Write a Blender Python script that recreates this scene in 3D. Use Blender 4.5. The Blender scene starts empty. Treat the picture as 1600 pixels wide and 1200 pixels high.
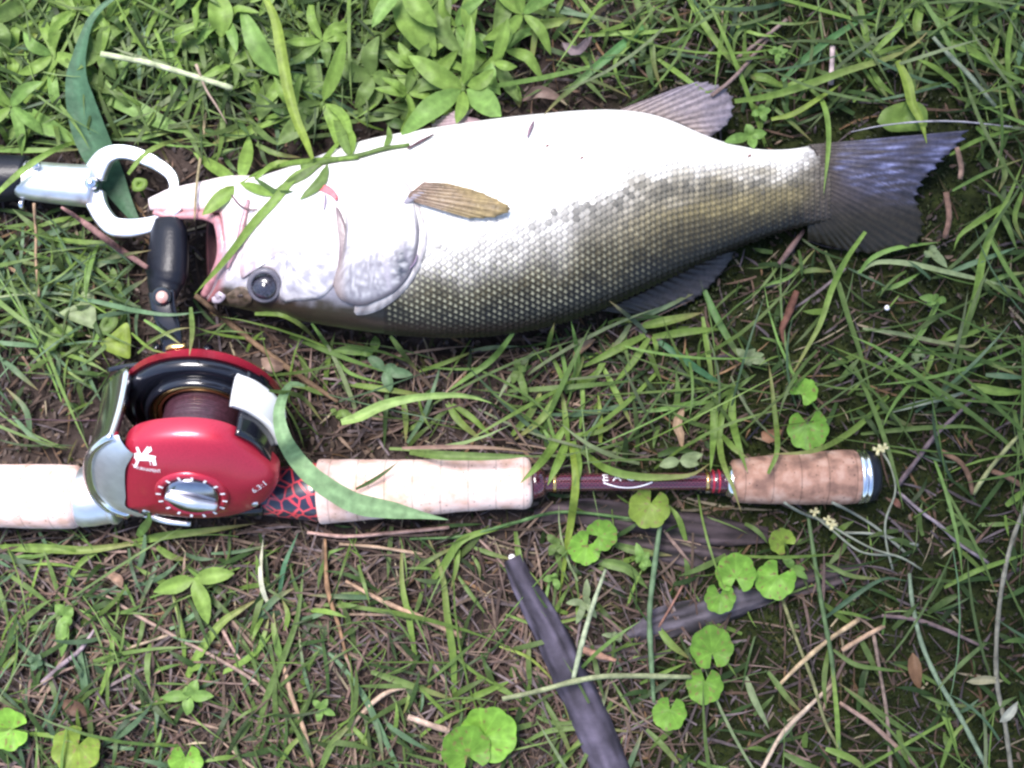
import bpy, math, random
import numpy as np
from mathutils import Vector, noise as mnoise
random.seed(7); rng = np.random.default_rng(7)
SC = bpy.context.scene; COL = SC.collection

# ------------------------------------------------------------------ camera, sky, sun, exposure
S = 0.0003125          # metres per unit of the plan (the plan is 1600 x 1200 units, half a metre wide)
H = 1984.0             # camera height in plan units (0.62 m)
cam = bpy.data.cameras.new('camera'); cam.sensor_width = 36; cam.lens = 18 * H / 800
cam.clip_start = 0.01; cam.clip_end = 200
camo = bpy.data.objects.new('camera', cam); COL.objects.link(camo)
camo.location = (0, 0, H * S); SC.camera = camo
W_ = bpy.data.worlds.new('World'); SC.world = W_; W_.use_nodes = True
nt = W_.node_tree; bg = nt.nodes['Background']; sky = nt.nodes.new('ShaderNodeTexSky')
sky.sky_type = 'NISHITA'; sky.sun_disc = False
SUN_EL, SUN_AZ = math.radians(66), math.radians(-25)      # azimuth from +Y (top of the picture) clockwise
sky.sun_elevation = SUN_EL; sky.sun_rotation = SUN_AZ
sky.air_density = 1.0; sky.dust_density = 2.0
nt.links.new(sky.outputs[0], bg.inputs[0]); bg.inputs[1].default_value = 0.115
sun = bpy.data.lights.new('sun', 'SUN'); sun.energy = 3.0; sun.angle = math.radians(26); sun.color = (1, .95, .93)
suno = bpy.data.objects.new('sun', sun); COL.objects.link(suno)
d = Vector((math.sin(SUN_AZ) * math.cos(SUN_EL), math.cos(SUN_AZ) * math.cos(SUN_EL), math.sin(SUN_EL)))
suno.rotation_euler = d.to_track_quat('Z', 'Y').to_euler()
SC.view_settings.view_transform = 'Standard'; SC.view_settings.look = 'None'
SC.view_settings.exposure = 1.5; SC.view_settings.gamma = 1
SC.cycles.filter_width = 2.5; SC.cycles.max_bounces = 6; SC.cycles.transparent_max_bounces = 6

# ------------------------------------------------------------------ materials
def mat(name, col=(.5, .5, .5), rough=.5, metal=0, attr=False, nscale=0, namt=.25, bump=0, bscale=400, trans=0, coat=0, spec=.5):
    m = bpy.data.materials.new(name); m.use_nodes = True
    n = m.node_tree.nodes; l = m.node_tree.links; b = n['Principled BSDF']
    b.inputs['Roughness'].default_value = rough; b.inputs['Metallic'].default_value = metal
    b.inputs['Coat Weight'].default_value = coat; b.inputs['Coat Roughness'].default_value = .08
    b.inputs['Specular IOR Level'].default_value = spec
    tc = n.new('ShaderNodeTexCoord')
    if attr:
        a = n.new('ShaderNodeAttribute'); a.attribute_name = 'tint'; src = a.outputs['Color']
    else:
        a = n.new('ShaderNodeRGB'); a.outputs[0].default_value = (*col, 1); src = a.outputs[0]
    if nscale:
        t = n.new('ShaderNodeTexNoise'); t.inputs['Scale'].default_value = nscale; t.inputs['Detail'].default_value = 4
        l.new(tc.outputs['Object'], t.inputs['Vector'])
        mr = n.new('ShaderNodeMapRange'); mr.inputs[1].default_value = .3; mr.inputs[2].default_value = .7
        mr.inputs[3].default_value = 1 - namt; mr.inputs[4].default_value = 1 + namt
        l.new(t.outputs[0], mr.inputs[0])
        vm = n.new('ShaderNodeVectorMath'); vm.operation = 'SCALE'
        l.new(src, vm.inputs[0]); l.new(mr.outputs[0], vm.inputs['Scale']); src = vm.outputs[0]
    l.new(src, b.inputs['Base Color'])
    if bump:
        t2 = n.new('ShaderNodeTexNoise'); t2.inputs['Scale'].default_value = bscale; t2.inputs['Detail'].default_value = 3
        l.new(tc.outputs['Object'], t2.inputs['Vector'])
        bp = n.new('ShaderNodeBump'); bp.inputs['Strength'].default_value = bump; bp.inputs['Distance'].default_value = .0006
        l.new(t2.outputs[0], bp.inputs['Height']); l.new(bp.outputs[0], b.inputs['Normal'])
    if trans:
        tr = n.new('ShaderNodeBsdfTranslucent'); mx = n.new('ShaderNodeMixShader'); mx.inputs[0].default_value = trans
        l.new(src, tr.inputs['Color']); l.new(b.outputs[0], mx.inputs[1]); l.new(tr.outputs[0], mx.inputs[2])
        l.new(mx.outputs[0], n['Material Output'].inputs[0])
    return m

M_leaf = mat('leaf', attr=True, rough=.5, nscale=260, namt=.22, trans=.35, bump=.35, bscale=500, spec=.28)
M_straw = mat('dead_straw', attr=True, rough=.8, nscale=300, namt=.35, bump=.5, bscale=700, spec=.2)
M_fish = mat('fish_skin', attr=True, rough=.34, nscale=500, namt=.10, bump=.25, bscale=900, spec=.4, coat=.08)
M_scale = mat('fish_scale', attr=True, rough=.42, nscale=90, namt=.28, spec=.35)
M_fin = mat('fin_membrane', attr=True, rough=.35, nscale=500, namt=.25, trans=.25, bump=.5, bscale=900, spec=.5)
M_mouth = mat('mouth_lining', (.40, .17, .17), rough=.35, nscale=300, namt=.3, bump=.4)
M_lip = mat('lip_flesh', attr=True, rough=.3, nscale=400, namt=.2, bump=.3, bscale=700)
M_eye = mat('eye_ball', (.025, .025, .04), rough=.08, coat=1)
M_iris = mat('iris', (.028, .028, .042), rough=.2, nscale=900, namt=.5, coat=.6)
M_chrome = mat('polished_metal', (.86, .87, .92), rough=.14, metal=1, bump=.02, bscale=300)
M_steel = mat('satin_steel', (.86, .87, .92), rough=.42, metal=1, nscale=200, namt=.08, bump=.08, bscale=900)
M_pearl = mat('pearl_white_plastic', (.8, .8, .82), rough=.25, coat=.4)
M_black = mat('black_gloss', (.008, .009, .015), rough=.16, coat=.4)
M_rubber = mat('black_rubber', (.007, .008, .014), rough=.40, bump=.2, bscale=800, spec=.3)
M_red = mat('red_metallic_paint', (.40, .020, .048), rough=.36, metal=.35, nscale=1500, namt=.12, coat=.3)
M_gun = mat('gunmetal', (.36, .36, .42), rough=.2, metal=1, nscale=300, namt=.1)
M_gold = mat('gold_anodised', (.85, .55, .22), rough=.22, metal=1)
M_line = mat('wound_line', (.045, .018, .028), rough=.32, nscale=900, namt=.4)
M_white = mat('white_print', (.85, .83, .87), rough=.5)
M_wrap = mat('burgundy_blank', (.085, .008, .028), rough=.15, coat=1)
M_pinkcap = mat('pink_brass_cap', (.75, .45, .38), rough=.35, metal=.6)
M_bark = mat('weathered_bark', attr=True, rough=.75, nscale=90, namt=.45, bump=.9, bscale=220, spec=.25)

def tweak_blank():       # fine woven check on the rod blank
    n = M_wrap.node_tree.nodes; l = M_wrap.node_tree.links; b = n['Principled BSDF']
    tc = n.new('ShaderNodeTexCoord'); ch = n.new('ShaderNodeTexBrick')
    ch.inputs['Scale'].default_value = 260; ch.inputs['Color1'].default_value = (.010, .003, .008, 1)
    ch.inputs['Color2'].default_value = (.022, .005, .013, 1); ch.inputs['Mortar'].default_value = (.10, .018, .035, 1)
    ch.inputs['Mortar Size'].default_value = .06
    l.new(tc.outputs['Object'], ch.inputs['Vector']); l.new(ch.outputs[0], b.inputs['Base Color'])
tweak_blank()

def cork_mat(name, base, dark, light):
    m = bpy.data.materials.new(name); m.use_nodes = True
    n = m.node_tree.nodes; l = m.node_tree.links; b = n['Principled BSDF']; b.inputs['Roughness'].default_value = .75
    b.inputs['Specular IOR Level'].default_value = .3
    tc = n.new('ShaderNodeTexCoord')
    mp = n.new('ShaderNodeMapping'); mp.inputs['Scale'].default_value = (1, 1, 1); l.new(tc.outputs['Object'], mp.inputs[0])
    t1 = n.new('ShaderNodeTexNoise'); t1.inputs['Scale'].default_value = 140; t1.inputs['Detail'].default_value = 5; l.new(mp.outputs[0], t1.inputs['Vector'])
    r1 = n.new('ShaderNodeValToRGB'); e = r1.color_ramp.elements
    e[0].position = .36; e[0].color = (*dark, 1); e[1].position = .72; e[1].color = (*light, 1)
    k = r1.color_ramp.elements.new(.5); k.color = (*base, 1); l.new(t1.outputs[0], r1.inputs[0])
    v = n.new('ShaderNodeTexVoronoi'); v.inputs['Scale'].default_value = 330; v.inputs['Randomness'].default_value = 1; l.new(tc.outputs['Object'], v.inputs['Vector'])
    r2 = n.new('ShaderNodeMapRange'); r2.inputs[1].default_value = .08; r2.inputs[2].default_value = .2; r2.inputs[3].default_value = .45; r2.inputs[4].default_value = 1; r2.clamp = True
    l.new(v.outputs['Distance'], r2.inputs[0])
    # thin glue joints between the cork rings, every 12 mm
    sx = n.new('ShaderNodeSeparateXYZ'); l.new(tc.outputs['Object'], sx.inputs[0])
    ma = n.new('ShaderNodeMath'); ma.operation = 'PINGPONG'; ma.inputs[1].default_value = .0065; l.new(sx.outputs[0], ma.inputs[0])
    r3 = n.new('ShaderNodeMapRange'); r3.inputs[1].default_value = .0; r3.inputs[2].default_value = .0005; r3.inputs[3].default_value = .6; r3.inputs[4].default_value = 1; r3.clamp = True
    l.new(ma.outputs[0], r3.inputs[0])
    mu = n.new('ShaderNodeMath'); mu.operation = 'MULTIPLY'; l.new(r2.outputs[0], mu.inputs[0]); l.new(r3.outputs[0], mu.inputs[1])
    vm = n.new('ShaderNodeVectorMath'); vm.operation = 'SCALE'; l.new(r1.outputs[0], vm.inputs[0]); l.new(mu.outputs[0], vm.inputs['Scale'])
    l.new(vm.outputs[0], b.inputs['Base Color'])
    bp = n.new('ShaderNodeBump'); bp.inputs['Strength'].default_value = .5; bp.inputs['Distance'].default_value = .0005
    l.new(mu.outputs[0], bp.inputs['Height']); l.new(bp.outputs[0], b.inputs['Normal'])
    return m
M_cork = cork_mat('pale_cork', (.68, .48, .43), (.55, .36, .29), (.74, .60, .56))
M_cork2 = cork_mat('shaded_brown_cork', (.33, .185, .135), (.19, .105, .08), (.47, .32, .26))  # cork of the butt, browner and with its shade put into the colour

def crackle():
    m = bpy.data.materials.new('red_crackle_on_black'); m.use_nodes = True
    n = m.node_tree.nodes; l = m.node_tree.links; b = n['Principled BSDF']; b.inputs['Roughness'].default_value = .3
    b.inputs['Coat Weight'].default_value = .6
    tc = n.new('ShaderNodeTexCoord'); v = n.new('ShaderNodeTexVoronoi'); v.feature = 'DISTANCE_TO_EDGE'; v.inputs['Scale'].default_value = 165
    l.new(tc.outputs['Object'], v.inputs['Vector'])
    r = n.new('ShaderNodeValToRGB'); e = r.color_ramp.elements; e[0].position = .03; e[0].color = (.62, .05, .07, 1); e[1].position = .10; e[1].color = (.022, .022, .045, 1)
    l.new(v.outputs['Distance'], r.inputs[0]); l.new(r.outputs[0], b.inputs['Base Color']); return m
M_crackle = crackle()

# ------------------------------------------------------------------ helpers
def Wp(px, py, z):
    f = (H - z) / H
    return ((px - 800) * f * S, (600 - py) * f * S, z * S)

def mk(name, V, F, m, parent=None, cols=None, smooth=True, mats=None, fmat=None):
    V = np.asarray(V, dtype=float)
    q = parent
    while q is not None: V = V - np.array(q.location)[None, :]; q = q.parent
    me = bpy.data.meshes.new(name); me.from_pydata(V.tolist(), [], [tuple(f) for f in F])
    me.materials.append(m)
    if mats:
        for q in mats: me.materials.append(q)
    if fmat is not None: me.polygons.foreach_set('material_index', fmat)
    me.polygons.foreach_set('use_smooth', [smooth] * len(me.polygons))
    if cols is not None:
        ca = me.color_attributes.new('tint', 'FLOAT_COLOR', 'POINT')
        c = np.ones((len(V), 4)); c[:, :3] = np.asarray(cols, dtype=float).reshape(-1, 3) if np.ndim(cols) > 1 else np.tile(cols, (len(V), 1))
        ca.data.foreach_set('color', c.ravel())
    me.update()
    o = bpy.data.objects.new(name, me); COL.objects.link(o)
    if parent is not None: o.parent = parent
    return o

def tag(o, label, cat, group=None, kind=None):
    o['label'] = label; o['category'] = cat
    if group: o['group'] = group
    if kind: o['kind'] = kind
    return o

def thing(name, loc, label, cat, group=None):
    o = bpy.data.objects.new(name, None); COL.objects.link(o); o.location = loc; o.empty_display_size = .01
    return tag(o, label, cat, group)

def crom(P, n):
    P = np.asarray(P, float)
    if len(P) == 2: 
        t = np.linspace(0, 1, n)[:, None]; return P[0] * (1 - t) + P[1] * t
    Q = np.vstack([2 * P[0] - P[1], P, 2 * P[-1] - P[-2]])
    seg = np.linalg.norm(np.diff(P, axis=0), axis=1) + 1e-9
    cum = np.concatenate([[0], np.cumsum(seg)]); out = []
    for s in np.linspace(0, cum[-1], n):
        i = min(int(np.searchsorted(cum, s, 'right')) - 1, len(P) - 2); i = max(i, 0)
        t = (s - cum[i]) / seg[i]
        p0, p1, p2, p3 = Q[i], Q[i + 1], Q[i + 2], Q[i + 3]
        out.append(.5 * ((2 * p1) + (-p0 + p2) * t + (2 * p0 - 5 * p1 + 4 * p2 - p3) * t * t + (-p0 + 3 * p1 - 3 * p2 + p3) * t ** 3))
    return np.array(out)

def grid_faces(nu, nv, close_v=False, off=0):
    F = []
    for i in range(nu - 1):
        for j in range(nv if close_v else nv - 1):
            j2 = (j + 1) % nv
            F.append((off + i * nv + j, off + i * nv + j2, off + (i + 1) * nv + j2, off + (i + 1) * nv + j))
    return F

def tube(P, R, seg=12, n=None, flat=1.0, caps=True, up=(0, 0, 1), power=1.0):
    """round or squashed rod swept along P; R = radius list; flat = thickness/width"""
    P = np.asarray(P, float)
    if n is None: n = len(P); C = P; R = np.asarray(R, float) * np.ones(n)
    else:
        C = crom(P, n); R = np.interp(np.linspace(0, 1, n), np.linspace(0, 1, len(R)), R) if np.ndim(R) else np.full(n, float(R))
    T = np.gradient(C, axis=0); T /= np.linalg.norm(T, axis=1)[:, None] + 1e-9
    upv = np.array(up, float); V = []
    for i in range(n):
        s = np.cross(T[i], upv); s /= np.linalg.norm(s) + 1e-9; b = np.cross(s, T[i])
        for k in range(seg):
            a = 2 * math.pi * k / seg; ca, sa = math.cos(a), math.sin(a)
            ca = math.copysign(abs(ca) ** power, ca); sa = math.copysign(abs(sa) ** power, sa)
            V.append(C[i] + R[i] * (s * ca + b * sa * flat))
    F = grid_faces(n, seg, True)
    F = [f[::-1] for f in F]
    if caps:
        F.append(tuple(range(seg))); F.append(tuple(range((n - 1) * seg, n * seg))[::-1])
    return np.array(V), F

def toW(V): 
    f = (H - V[:, 2]) / H
    return np.c_[(V[:, 0] - 800) * f * S, (600 - V[:, 1]) * f * S, V[:, 2] * S]

def local_map(cx, cy, z0):
    """rigid plan coordinates (x right, y down, z up) -> world, true size at height z0"""
    k = S * (H - z0) / H
    def f(V): V = np.asarray(V, float); return np.c_[(V[:, 0] - 800) * k, (600 - V[:, 1]) * k, z0 * S + (V[:, 2] - z0) * k]
    return f

# ------------------------------------------------------------------ fish shape
fx = [300, 330, 350, 400, 450, 500, 560, 620, 700, 780, 850, 920, 980, 1040, 1100, 1160, 1220, 1270, 1300, 1330]
fyb = [470, 473, 476, 488, 498, 507, 517, 524, 528, 524, 512, 492, 465, 437, 408, 383, 362, 348, 345, 335]
fyt = [300, 294, 288, 277, 262, 242, 220, 208, 196, 184, 177, 171, 171, 182, 212, 231, 236, 228, 218, 225]
fb = [48, 52, 56, 70, 80, 86, 90, 92, 92, 88, 83, 77, 69, 58, 46, 37, 29, 22, 16, 8]
fz = [66, 68, 70, 78, 86, 92, 96, 98, 98, 95, 90, 84, 77, 68, 58, 50, 43, 38, 35, 34]
def fprof(x):
    return (np.interp(x, fx, fyt), np.interp(x, fx, fyb), np.interp(x, fx, fb), np.interp(x, fx, fz))
def _sm(a):
    xs = np.linspace(300, 1330, 207); v = np.interp(xs, fx, a); k = np.ones(15) / 15
    vp = np.pad(v, 7, mode='edge'); return xs, np.convolve(vp, k, 'valid')
_fx, _yt = _sm(fyt); _, _yb = _sm(fyb); _, _b = _sm(fb); _, _z = _sm(fz)
def fprof(x): return (np.interp(x, _fx, _yt), np.interp(x, _fx, _yb), np.interp(x, _fx, _b), np.interp(x, _fx, _z))
def fsurf(x, y, off=0):
    yt, yb, b, zc = fprof(x); c = (yt + yb) / 2; a = (yb - yt) / 2
    q = np.clip(1 - np.abs((y - c) / a) ** 2.2, 0, 1) ** (1 / 2.2) if np.ndim(y) == 0 else np.clip(1 - np.abs((y - c) / a) ** 2.2, 0, 1) ** (1 / 2.2)
    return zc + b * q + off

def nz(x, y, s, seed=0.0): return mnoise.noise(Vector((x * s, y * s, seed)))
def mix(a, b, t): t = min(1, max(0, t)); return tuple(a[i] * (1 - t) + b[i] * t for i in range(3))
def sst(a, b, x): t = min(1, max(0, (x - a) / (b - a))); return t * t * (3 - 2 * t)
WHITE = (.80, .78, .76); SILV = (.30, .285, .26); OLIV = (.066, .056, .030); DARK = (.011, .009, .007); YEL = (.170, .140, .062); SPOT = (.030, .034, .034)
def fishcol(x, v):
    """colours of a bass: white belly, silver flank, broken dark side band, olive back with light fall-off painted at its edge"""
    n1 = nz(x, v * 320, .02); n2 = nz(x, v * 320, .075, 4.0)
    w = sst(560, 1180, x)                      # the belly white runs higher at the head than at the tail
    edge = .62 * (1 - w) + .10 * w
    c = mix(WHITE, mix(SILV, YEL, sst(750, 1100, x)), sst(edge - .08, edge + .40, v + n1 * .15 + n2 * .05))
    band = .53 - .12 * sst(800, 1200, x)
    bb = math.exp(-((v - band - .05 * n1) / .085) ** 2) * sst(720, 900, x) * max(0, .50 + 1.6 * n2 + .9 * n1)
    c = mix(c, SPOT, min(.72, bb * .9))
    c = mix(c, OLIV, sst(.64, .82, v + n1 * .08 + .06 * w))
    c = mix(c, DARK, sst(.74, .93, v + n1 * .06))  # dark back, deepened to carry the light falling off at the lower edge
    c = mix(c, (.060, .048, .040), sst(1225, 1300, x + 14 * n2))
    fl = n2 * .55 * sst(.4, .6, v) * (1 - sst(.8, .95, v))
    c = tuple(max(.01, q * (1 + fl)) for q in c)
    if x < 600:                                # head: silver cheek freckled grey, brown crown
        h = mix((.66, .63, .66), (.22, .215, .26), sst(.45, .66, v + n2 * .35 + n1 * .15) * (1 - .3 * sst(450, 330, x)))
        h = mix(h, (.034, .027, .018), sst(.82, .90, v + n1 * .06 + n2 * .03))
        c = mix(h, c, sst(520, 600, x))
    return c

def inpoly(x, y, P):
    c = False; j = len(P) - 1
    for i in range(len(P)):
        xi, yi = P[i]; xj, yj = P[j]
        if (yi > y) != (yj > y) and x < (xj - xi) * (y - yi) / (yj - yi) + xi: c = not c
        j = i
    return c

# solid footprints (where loose plants must not poke through)
def top_of(x, y):
    z = 0.0
    if 305 < x < 1300:
        yt, yb, b, zc = fprof(x)
        if yt - 4 < y < yb + 4: z = max(z, float(fsurf(x, min(max(y, yt), yb))))
    if 230 < x <= 330 and 282 < y < 345: z = max(z, 100)
    if 960 < x < 1150 and 120 < y < 215 and y > 172 - (x - 960) * .35: z = max(z, 50)
    if 1290 < x < 1520 and 188 < y < 400 and y < 410 - (x - 1290) * .3: z = max(z, 46)
    if x < 830 and abs(y - 762) < 50: z = max(z, 104)
    if 830 <= x < 1140 and abs(y - 753) < 17: z = max(z, 68)
    if 1140 <= x < 1375 and abs(y - 746) < 42: z = max(z, 96)
    if ((x - 305) / 145) ** 2 + ((y - 682) / 140) ** 2 < 1: z = max(z, 225)
    if 225 < x < 300 and 340 < y < 560: z = max(z, 130)
    if x < 155 and 240 < y < 325: z = max(z, 84)
    if 150 <= x < 300 and 234 < y < 372 and not (178 < x < 262 and 268 < y < 332): z = max(z, 88)
    return z

G = dict(
 b=(.155, .248, .052), y=(.19, .265, .045), g=(.115, .180, .050), d=(.050, .092, .026), u=(.105, .18, .095), p=(.22, .28, .14),
 l=(.15, .26, .065), s=(.30, .25, .17), r=(.15, .095, .07), n=(.085, .058, .048), v=(.13, .105, .115), o=(.18, .11, .06), w=(.55, .55, .45), t=(.06, .055, .02))

def heights(C, base, arch, over):
    n = len(C); t = np.linspace(0, 1, n)
    z = base + arch * np.sin(np.pi * t) ** .8
    if over:
        tp = np.array([top_of(x, y) for x, y in C[:, :2]])
        for _ in range(2): tp = np.maximum(tp, .93 * np.maximum(np.r_[tp[1:], tp[-1]], np.r_[tp[0], tp[:-1]]))
        need = tp + np.where(tp > 0, 7, 0); z = np.maximum(z, need)
        for _ in range(3): z = np.maximum(need, (np.r_[z[0], z[:-1]] + 2 * z + np.r_[z[1:], z[-1]]) / 4)
    return z

def ribbon(P, w, arch=18, base=6, over=True, kind='blade', col='g', n=None, cup=.18, roll=0.0, z=None, tipcol=None):
    P = np.asarray(P, float)
    L = np.sum(np.linalg.norm(np.diff(P[:, :2], axis=0), axis=1))
    n = n or int(max(7, min(26, L / 10)))
    C = crom(P[:, :2], n); t = np.linspace(0, 1, n)
    zz = heights(C, base, arch, over) if z is None else np.interp(t, np.linspace(0, 1, len(z)), z)
    if z is not None and over: zz = np.maximum(zz, heights(C, 0, 0, True))
    if kind == 'blade': wd = w * np.minimum(1, .55 + t * 1.6) * np.clip(1 - t ** 3.2, .04, 1)
    elif kind == 'leaf': wd = w * (.06 + .94 * np.sin(np.pi * np.clip(t, 0, 1) ** .85) ** .75)
    elif kind == 'two': wd = w * (.1 + .9 * np.sin(np.pi * t) ** .5)
    else: wd = np.interp(t, np.linspace(0, 1, len(kind)), kind)
    C3 = np.c_[C, zz]; T = np.gradient(C3, axis=0); T /= np.linalg.norm(T, axis=1)[:, None] + 1e-9
    side = np.cross(T, [0, 0, 1]); side /= np.linalg.norm(side, axis=1)[:, None] + 1e-9
    ang = roll + .25 * np.sin(t * 5 + w); up = np.array([0, 0, 1.0])
    sd = side * np.cos(ang)[:, None] + up * np.sin(ang)[:, None]
    ups = up * np.cos(ang)[:, None] - side * np.sin(ang)[:, None]
    m = 5 if w > 13 else 3
    V = []; cc = []
    c0 = np.array(G[col] if isinstance(col, str) else col); c1 = c0 if tipcol is None else np.array(G[tipcol])
    if tipcol is None and kind == 'blade' and (P[0][0] * 7 + P[0][1] * 3) % 5 < 1.6: c1 = np.array((.24, .19, .09))
    h = mnoise.noise(Vector((P[0][0] * .013, P[0][1] * .013, 3)))
    c0 = c0 * (1 + .35 * h); 
    for i in range(n):
        for j in range(m):
            q = (j / (m - 1)) * 2 - 1
            lift = abs(q) * cup * wd[i] if m == 3 else (abs(q) ** .8) * cup * wd[i] + (.03 * wd[i] * math.sin(i * 1.9 + q * 2))
            V.append(C3[i] + sd[i] * q * wd[i] / 2 + ups[i] * lift)
            k = c0 * (1 - t[i] ** 3) + c1 * t[i] ** 3; k = k * (1 + .16 * mnoise.noise(Vector((i * .5, 7, P[0][1] * .1))))
            if m == 5 and j == 2: k = k * 1.22
            cc.append(k * (1 + .12 * mnoise.noise(Vector((i * .7, j * .9, P[0][0])))))
    return np.array(V), grid_faces(n, m), np.array(cc)

def add_rib(parent, name, *a, mm=None, **k):
    V, F, c = ribbon(*a, **k); return mk(name, toW(V), F, mm or M_leaf, parent, c)

# ------------------------------------------------------------------ the fish
fish = thing('bass', Wp(760, 360, 0), 'large silvery green bass on its side, open mouth held by the metal gripper', 'fish')
def build_body():
    nu, nv = 190, 72; xs = np.concatenate([np.linspace(322, 1325, nu)])
    V = []; c = []
    def ring(x, s=1.0, dx=0.0, col=None):
        yt, yb, b, zc = fprof(x); cy = (yt + yb) / 2; a = (yb - yt) / 2
        for k in range(nv):
            th = 2 * math.pi * k / nv; ct, st = math.cos(th), math.sin(th)
            e = 2 / 2.2
            y = cy + a * s * math.copysign(abs(ct) ** e, ct); z = zc + b * s * math.copysign(abs(st) ** e, st)
            fo = math.exp(-max(0, x - 322) / 38)
            sh = fo * (26 * (st + 1) / 2 * (1 - abs(ct) ** 3))          # the gape opens towards the sky
            v = (y - yt) / (yb - yt)
            V.append((x + sh + dx, y, max(z, 4)))
            if col is not None: c.append(col)
            else:
                q = fishcol(x, v)
                if x < 350: q = mix((.26, .10, .11), q, sst(322, 345, x))
                c.append(q)
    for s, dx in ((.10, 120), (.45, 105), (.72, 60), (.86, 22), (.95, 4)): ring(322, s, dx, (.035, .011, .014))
    for x in xs: ring(x)
    ring(1325, .3, 2)
    n = nu + 6; F = grid_faces(n, nv, True); V = np.array(V)
    # slight sag and soft creases
    F.append(tuple(range(nv)))
    return mk('body', toW(V), F, M_fish, fish, c)
build_body()

def build_scales():
    V, F, c = [], [], []
    row = 0
    for x in np.arange(606, 1296, 8.6):
        yt, yb, b, zc = fprof(x); cy = (yt + yb) / 2; a = (yb - yt) / 2
        sz = 1.0 if x < 1000 else 1.0 - .32 * (x - 1000) / 300
        th = 0.14 * math.pi
        arc = []; tt = np.linspace(-.08, math.pi + .08, 400)
        yy = cy - a * np.sign(np.cos(tt)) * np.abs(np.cos(tt)) ** .91; zz = zc + b * np.sign(np.sin(tt)) * np.abs(np.sin(tt)) ** .91
        cum = np.concatenate([[0], np.cumsum(np.hypot(np.diff(yy), np.diff(zz)))])
        st = 10.6 * sz
        for s in np.arange((row % 2) * st / 2, cum[-1], st):
            y = float(np.interp(s, cum, yy)); z = float(np.interp(s, cum, zz)); v = (y - yt) / (yb - yt)
            if v < .04 + .10 * sst(900, 700, x): continue
            if x < 668 and inpoly(x - 5, y, GILL): continue
            if x < 668 and y < 380: continue
            i = int(np.interp(s, cum, np.arange(400))); i = min(max(i, 1), 398)
            ty, tz = yy[i + 1] - yy[i - 1], zz[i + 1] - zz[i - 1]; q = math.hypot(ty, tz) + 1e-9; ty /= q; tz /= q
            ny, nzz = -tz, ty
            if nzz < 0 and abs(nzz) > .3: ny, nzz = -ny, -nzz
            if (y - cy) * ny + (z - zc) * nzz < 0: ny, nzz = -ny, -nzz
            xx = x + random.uniform(-.5, .5); r = 6.2 * sz
            base = fishcol(xx, v); j = 1 + random.uniform(-.26, .26)
            k = len(V); cen = []
            e1 = sst(.38, .70, v + .4 * sst(900, 1200, x))                       # dark rim grows towards the back
            pts = [(-.35, 0, .4, .9), (-.9, -.8, -.2, .8), (-.1, -1.0, .1, .7), (.75, -.72, .75, .6), (1.15, 0, 1.0, .6), (.75, .72, .75, .6), (-.1, 1.0, .1, .7), (-.9, .8, -.2, .8), (.35, 0, .95, 1.0)]
            for (ax, ay, az, sh) in pts:
                off = .4 + .95 * az * (.15 + .85 * e1)
                V.append((xx + ax * r * 1.05, y + ay * r * ty + off * ny, z + ay * r * tz + off * nzz))
                g = (1 - (1 - sh) * 1.15 * e1) * j
                cc = tuple(min(.85, q2 * g) for q2 in base)
                if az == .95:      # pale centre of each back scale
                    cc = mix(cc, (.42, .42, .30), (.62 if random.random() < .7 else .25) * e1 * (1 - sst(.88, .97, v)) * sst(.5, .7, v) * (1 - .85 * sst(800, 1100, xx)))
                elif ax > .5: cc = tuple(q2 * (1 - .62 * e1) for q2 in cc)
                elif ax > -.2: cc = tuple(q2 * (1 - .35 * e1) for q2 in cc)
                c.append(cc)
            for a1, a2 in ((1, 2), (2, 3), (3, 4), (4, 5), (5, 6), (6, 7)):
                h_ = 8 if a1 in (3, 4) or a2 in (3, 5) else 0
                F.append((k + h_, k + a1, k + a2))
            F.append((k, k + 3, k + 8)); F.append((k, k + 8, k + 5)); F.append((k + 7, k + 1, k))
        row += 1
    o = mk('scales', toW(np.array(V)), F, M_scale, fish, c, smooth=True); o['kind'] = 'stuff'

def patch(name, poly, prof, m, colf, parent=fish, rings=12, cx=None, n=72, sink=-3):
    """plate lying on the flank: outline poly (plan), raised by prof(0 edge..1 centre)"""
    P = crom(np.array(list(poly) + [poly[0]], float), n + 1)[:-1]
    cen = np.array(cx) if cx else P.mean(axis=0)
    V, c = [], []
    for i in range(rings + 1):
        t = (1 - i / rings) if i else 1.0
        for p in P:
            q = cen + (p - cen) * t
            z = float(fsurf(q[0], q[1])) + prof(1 - t); V.append((q[0], q[1], z)); c.append(colf(q[0], q[1], 1 - t))
    # skirt
    sk = len(V)
    for p in P: V.append((p[0], p[1], float(fsurf(p[0], p[1])) + sink)); c.append(colf(p[0], p[1], 0))
    F = grid_faces(rings + 1, n, True) + [(sk + k, sk + (k + 1) % n, (k + 1) % n, k) for k in range(n)]
    return mk(name, toW(np.array(V)), F, m, parent, c)

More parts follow.
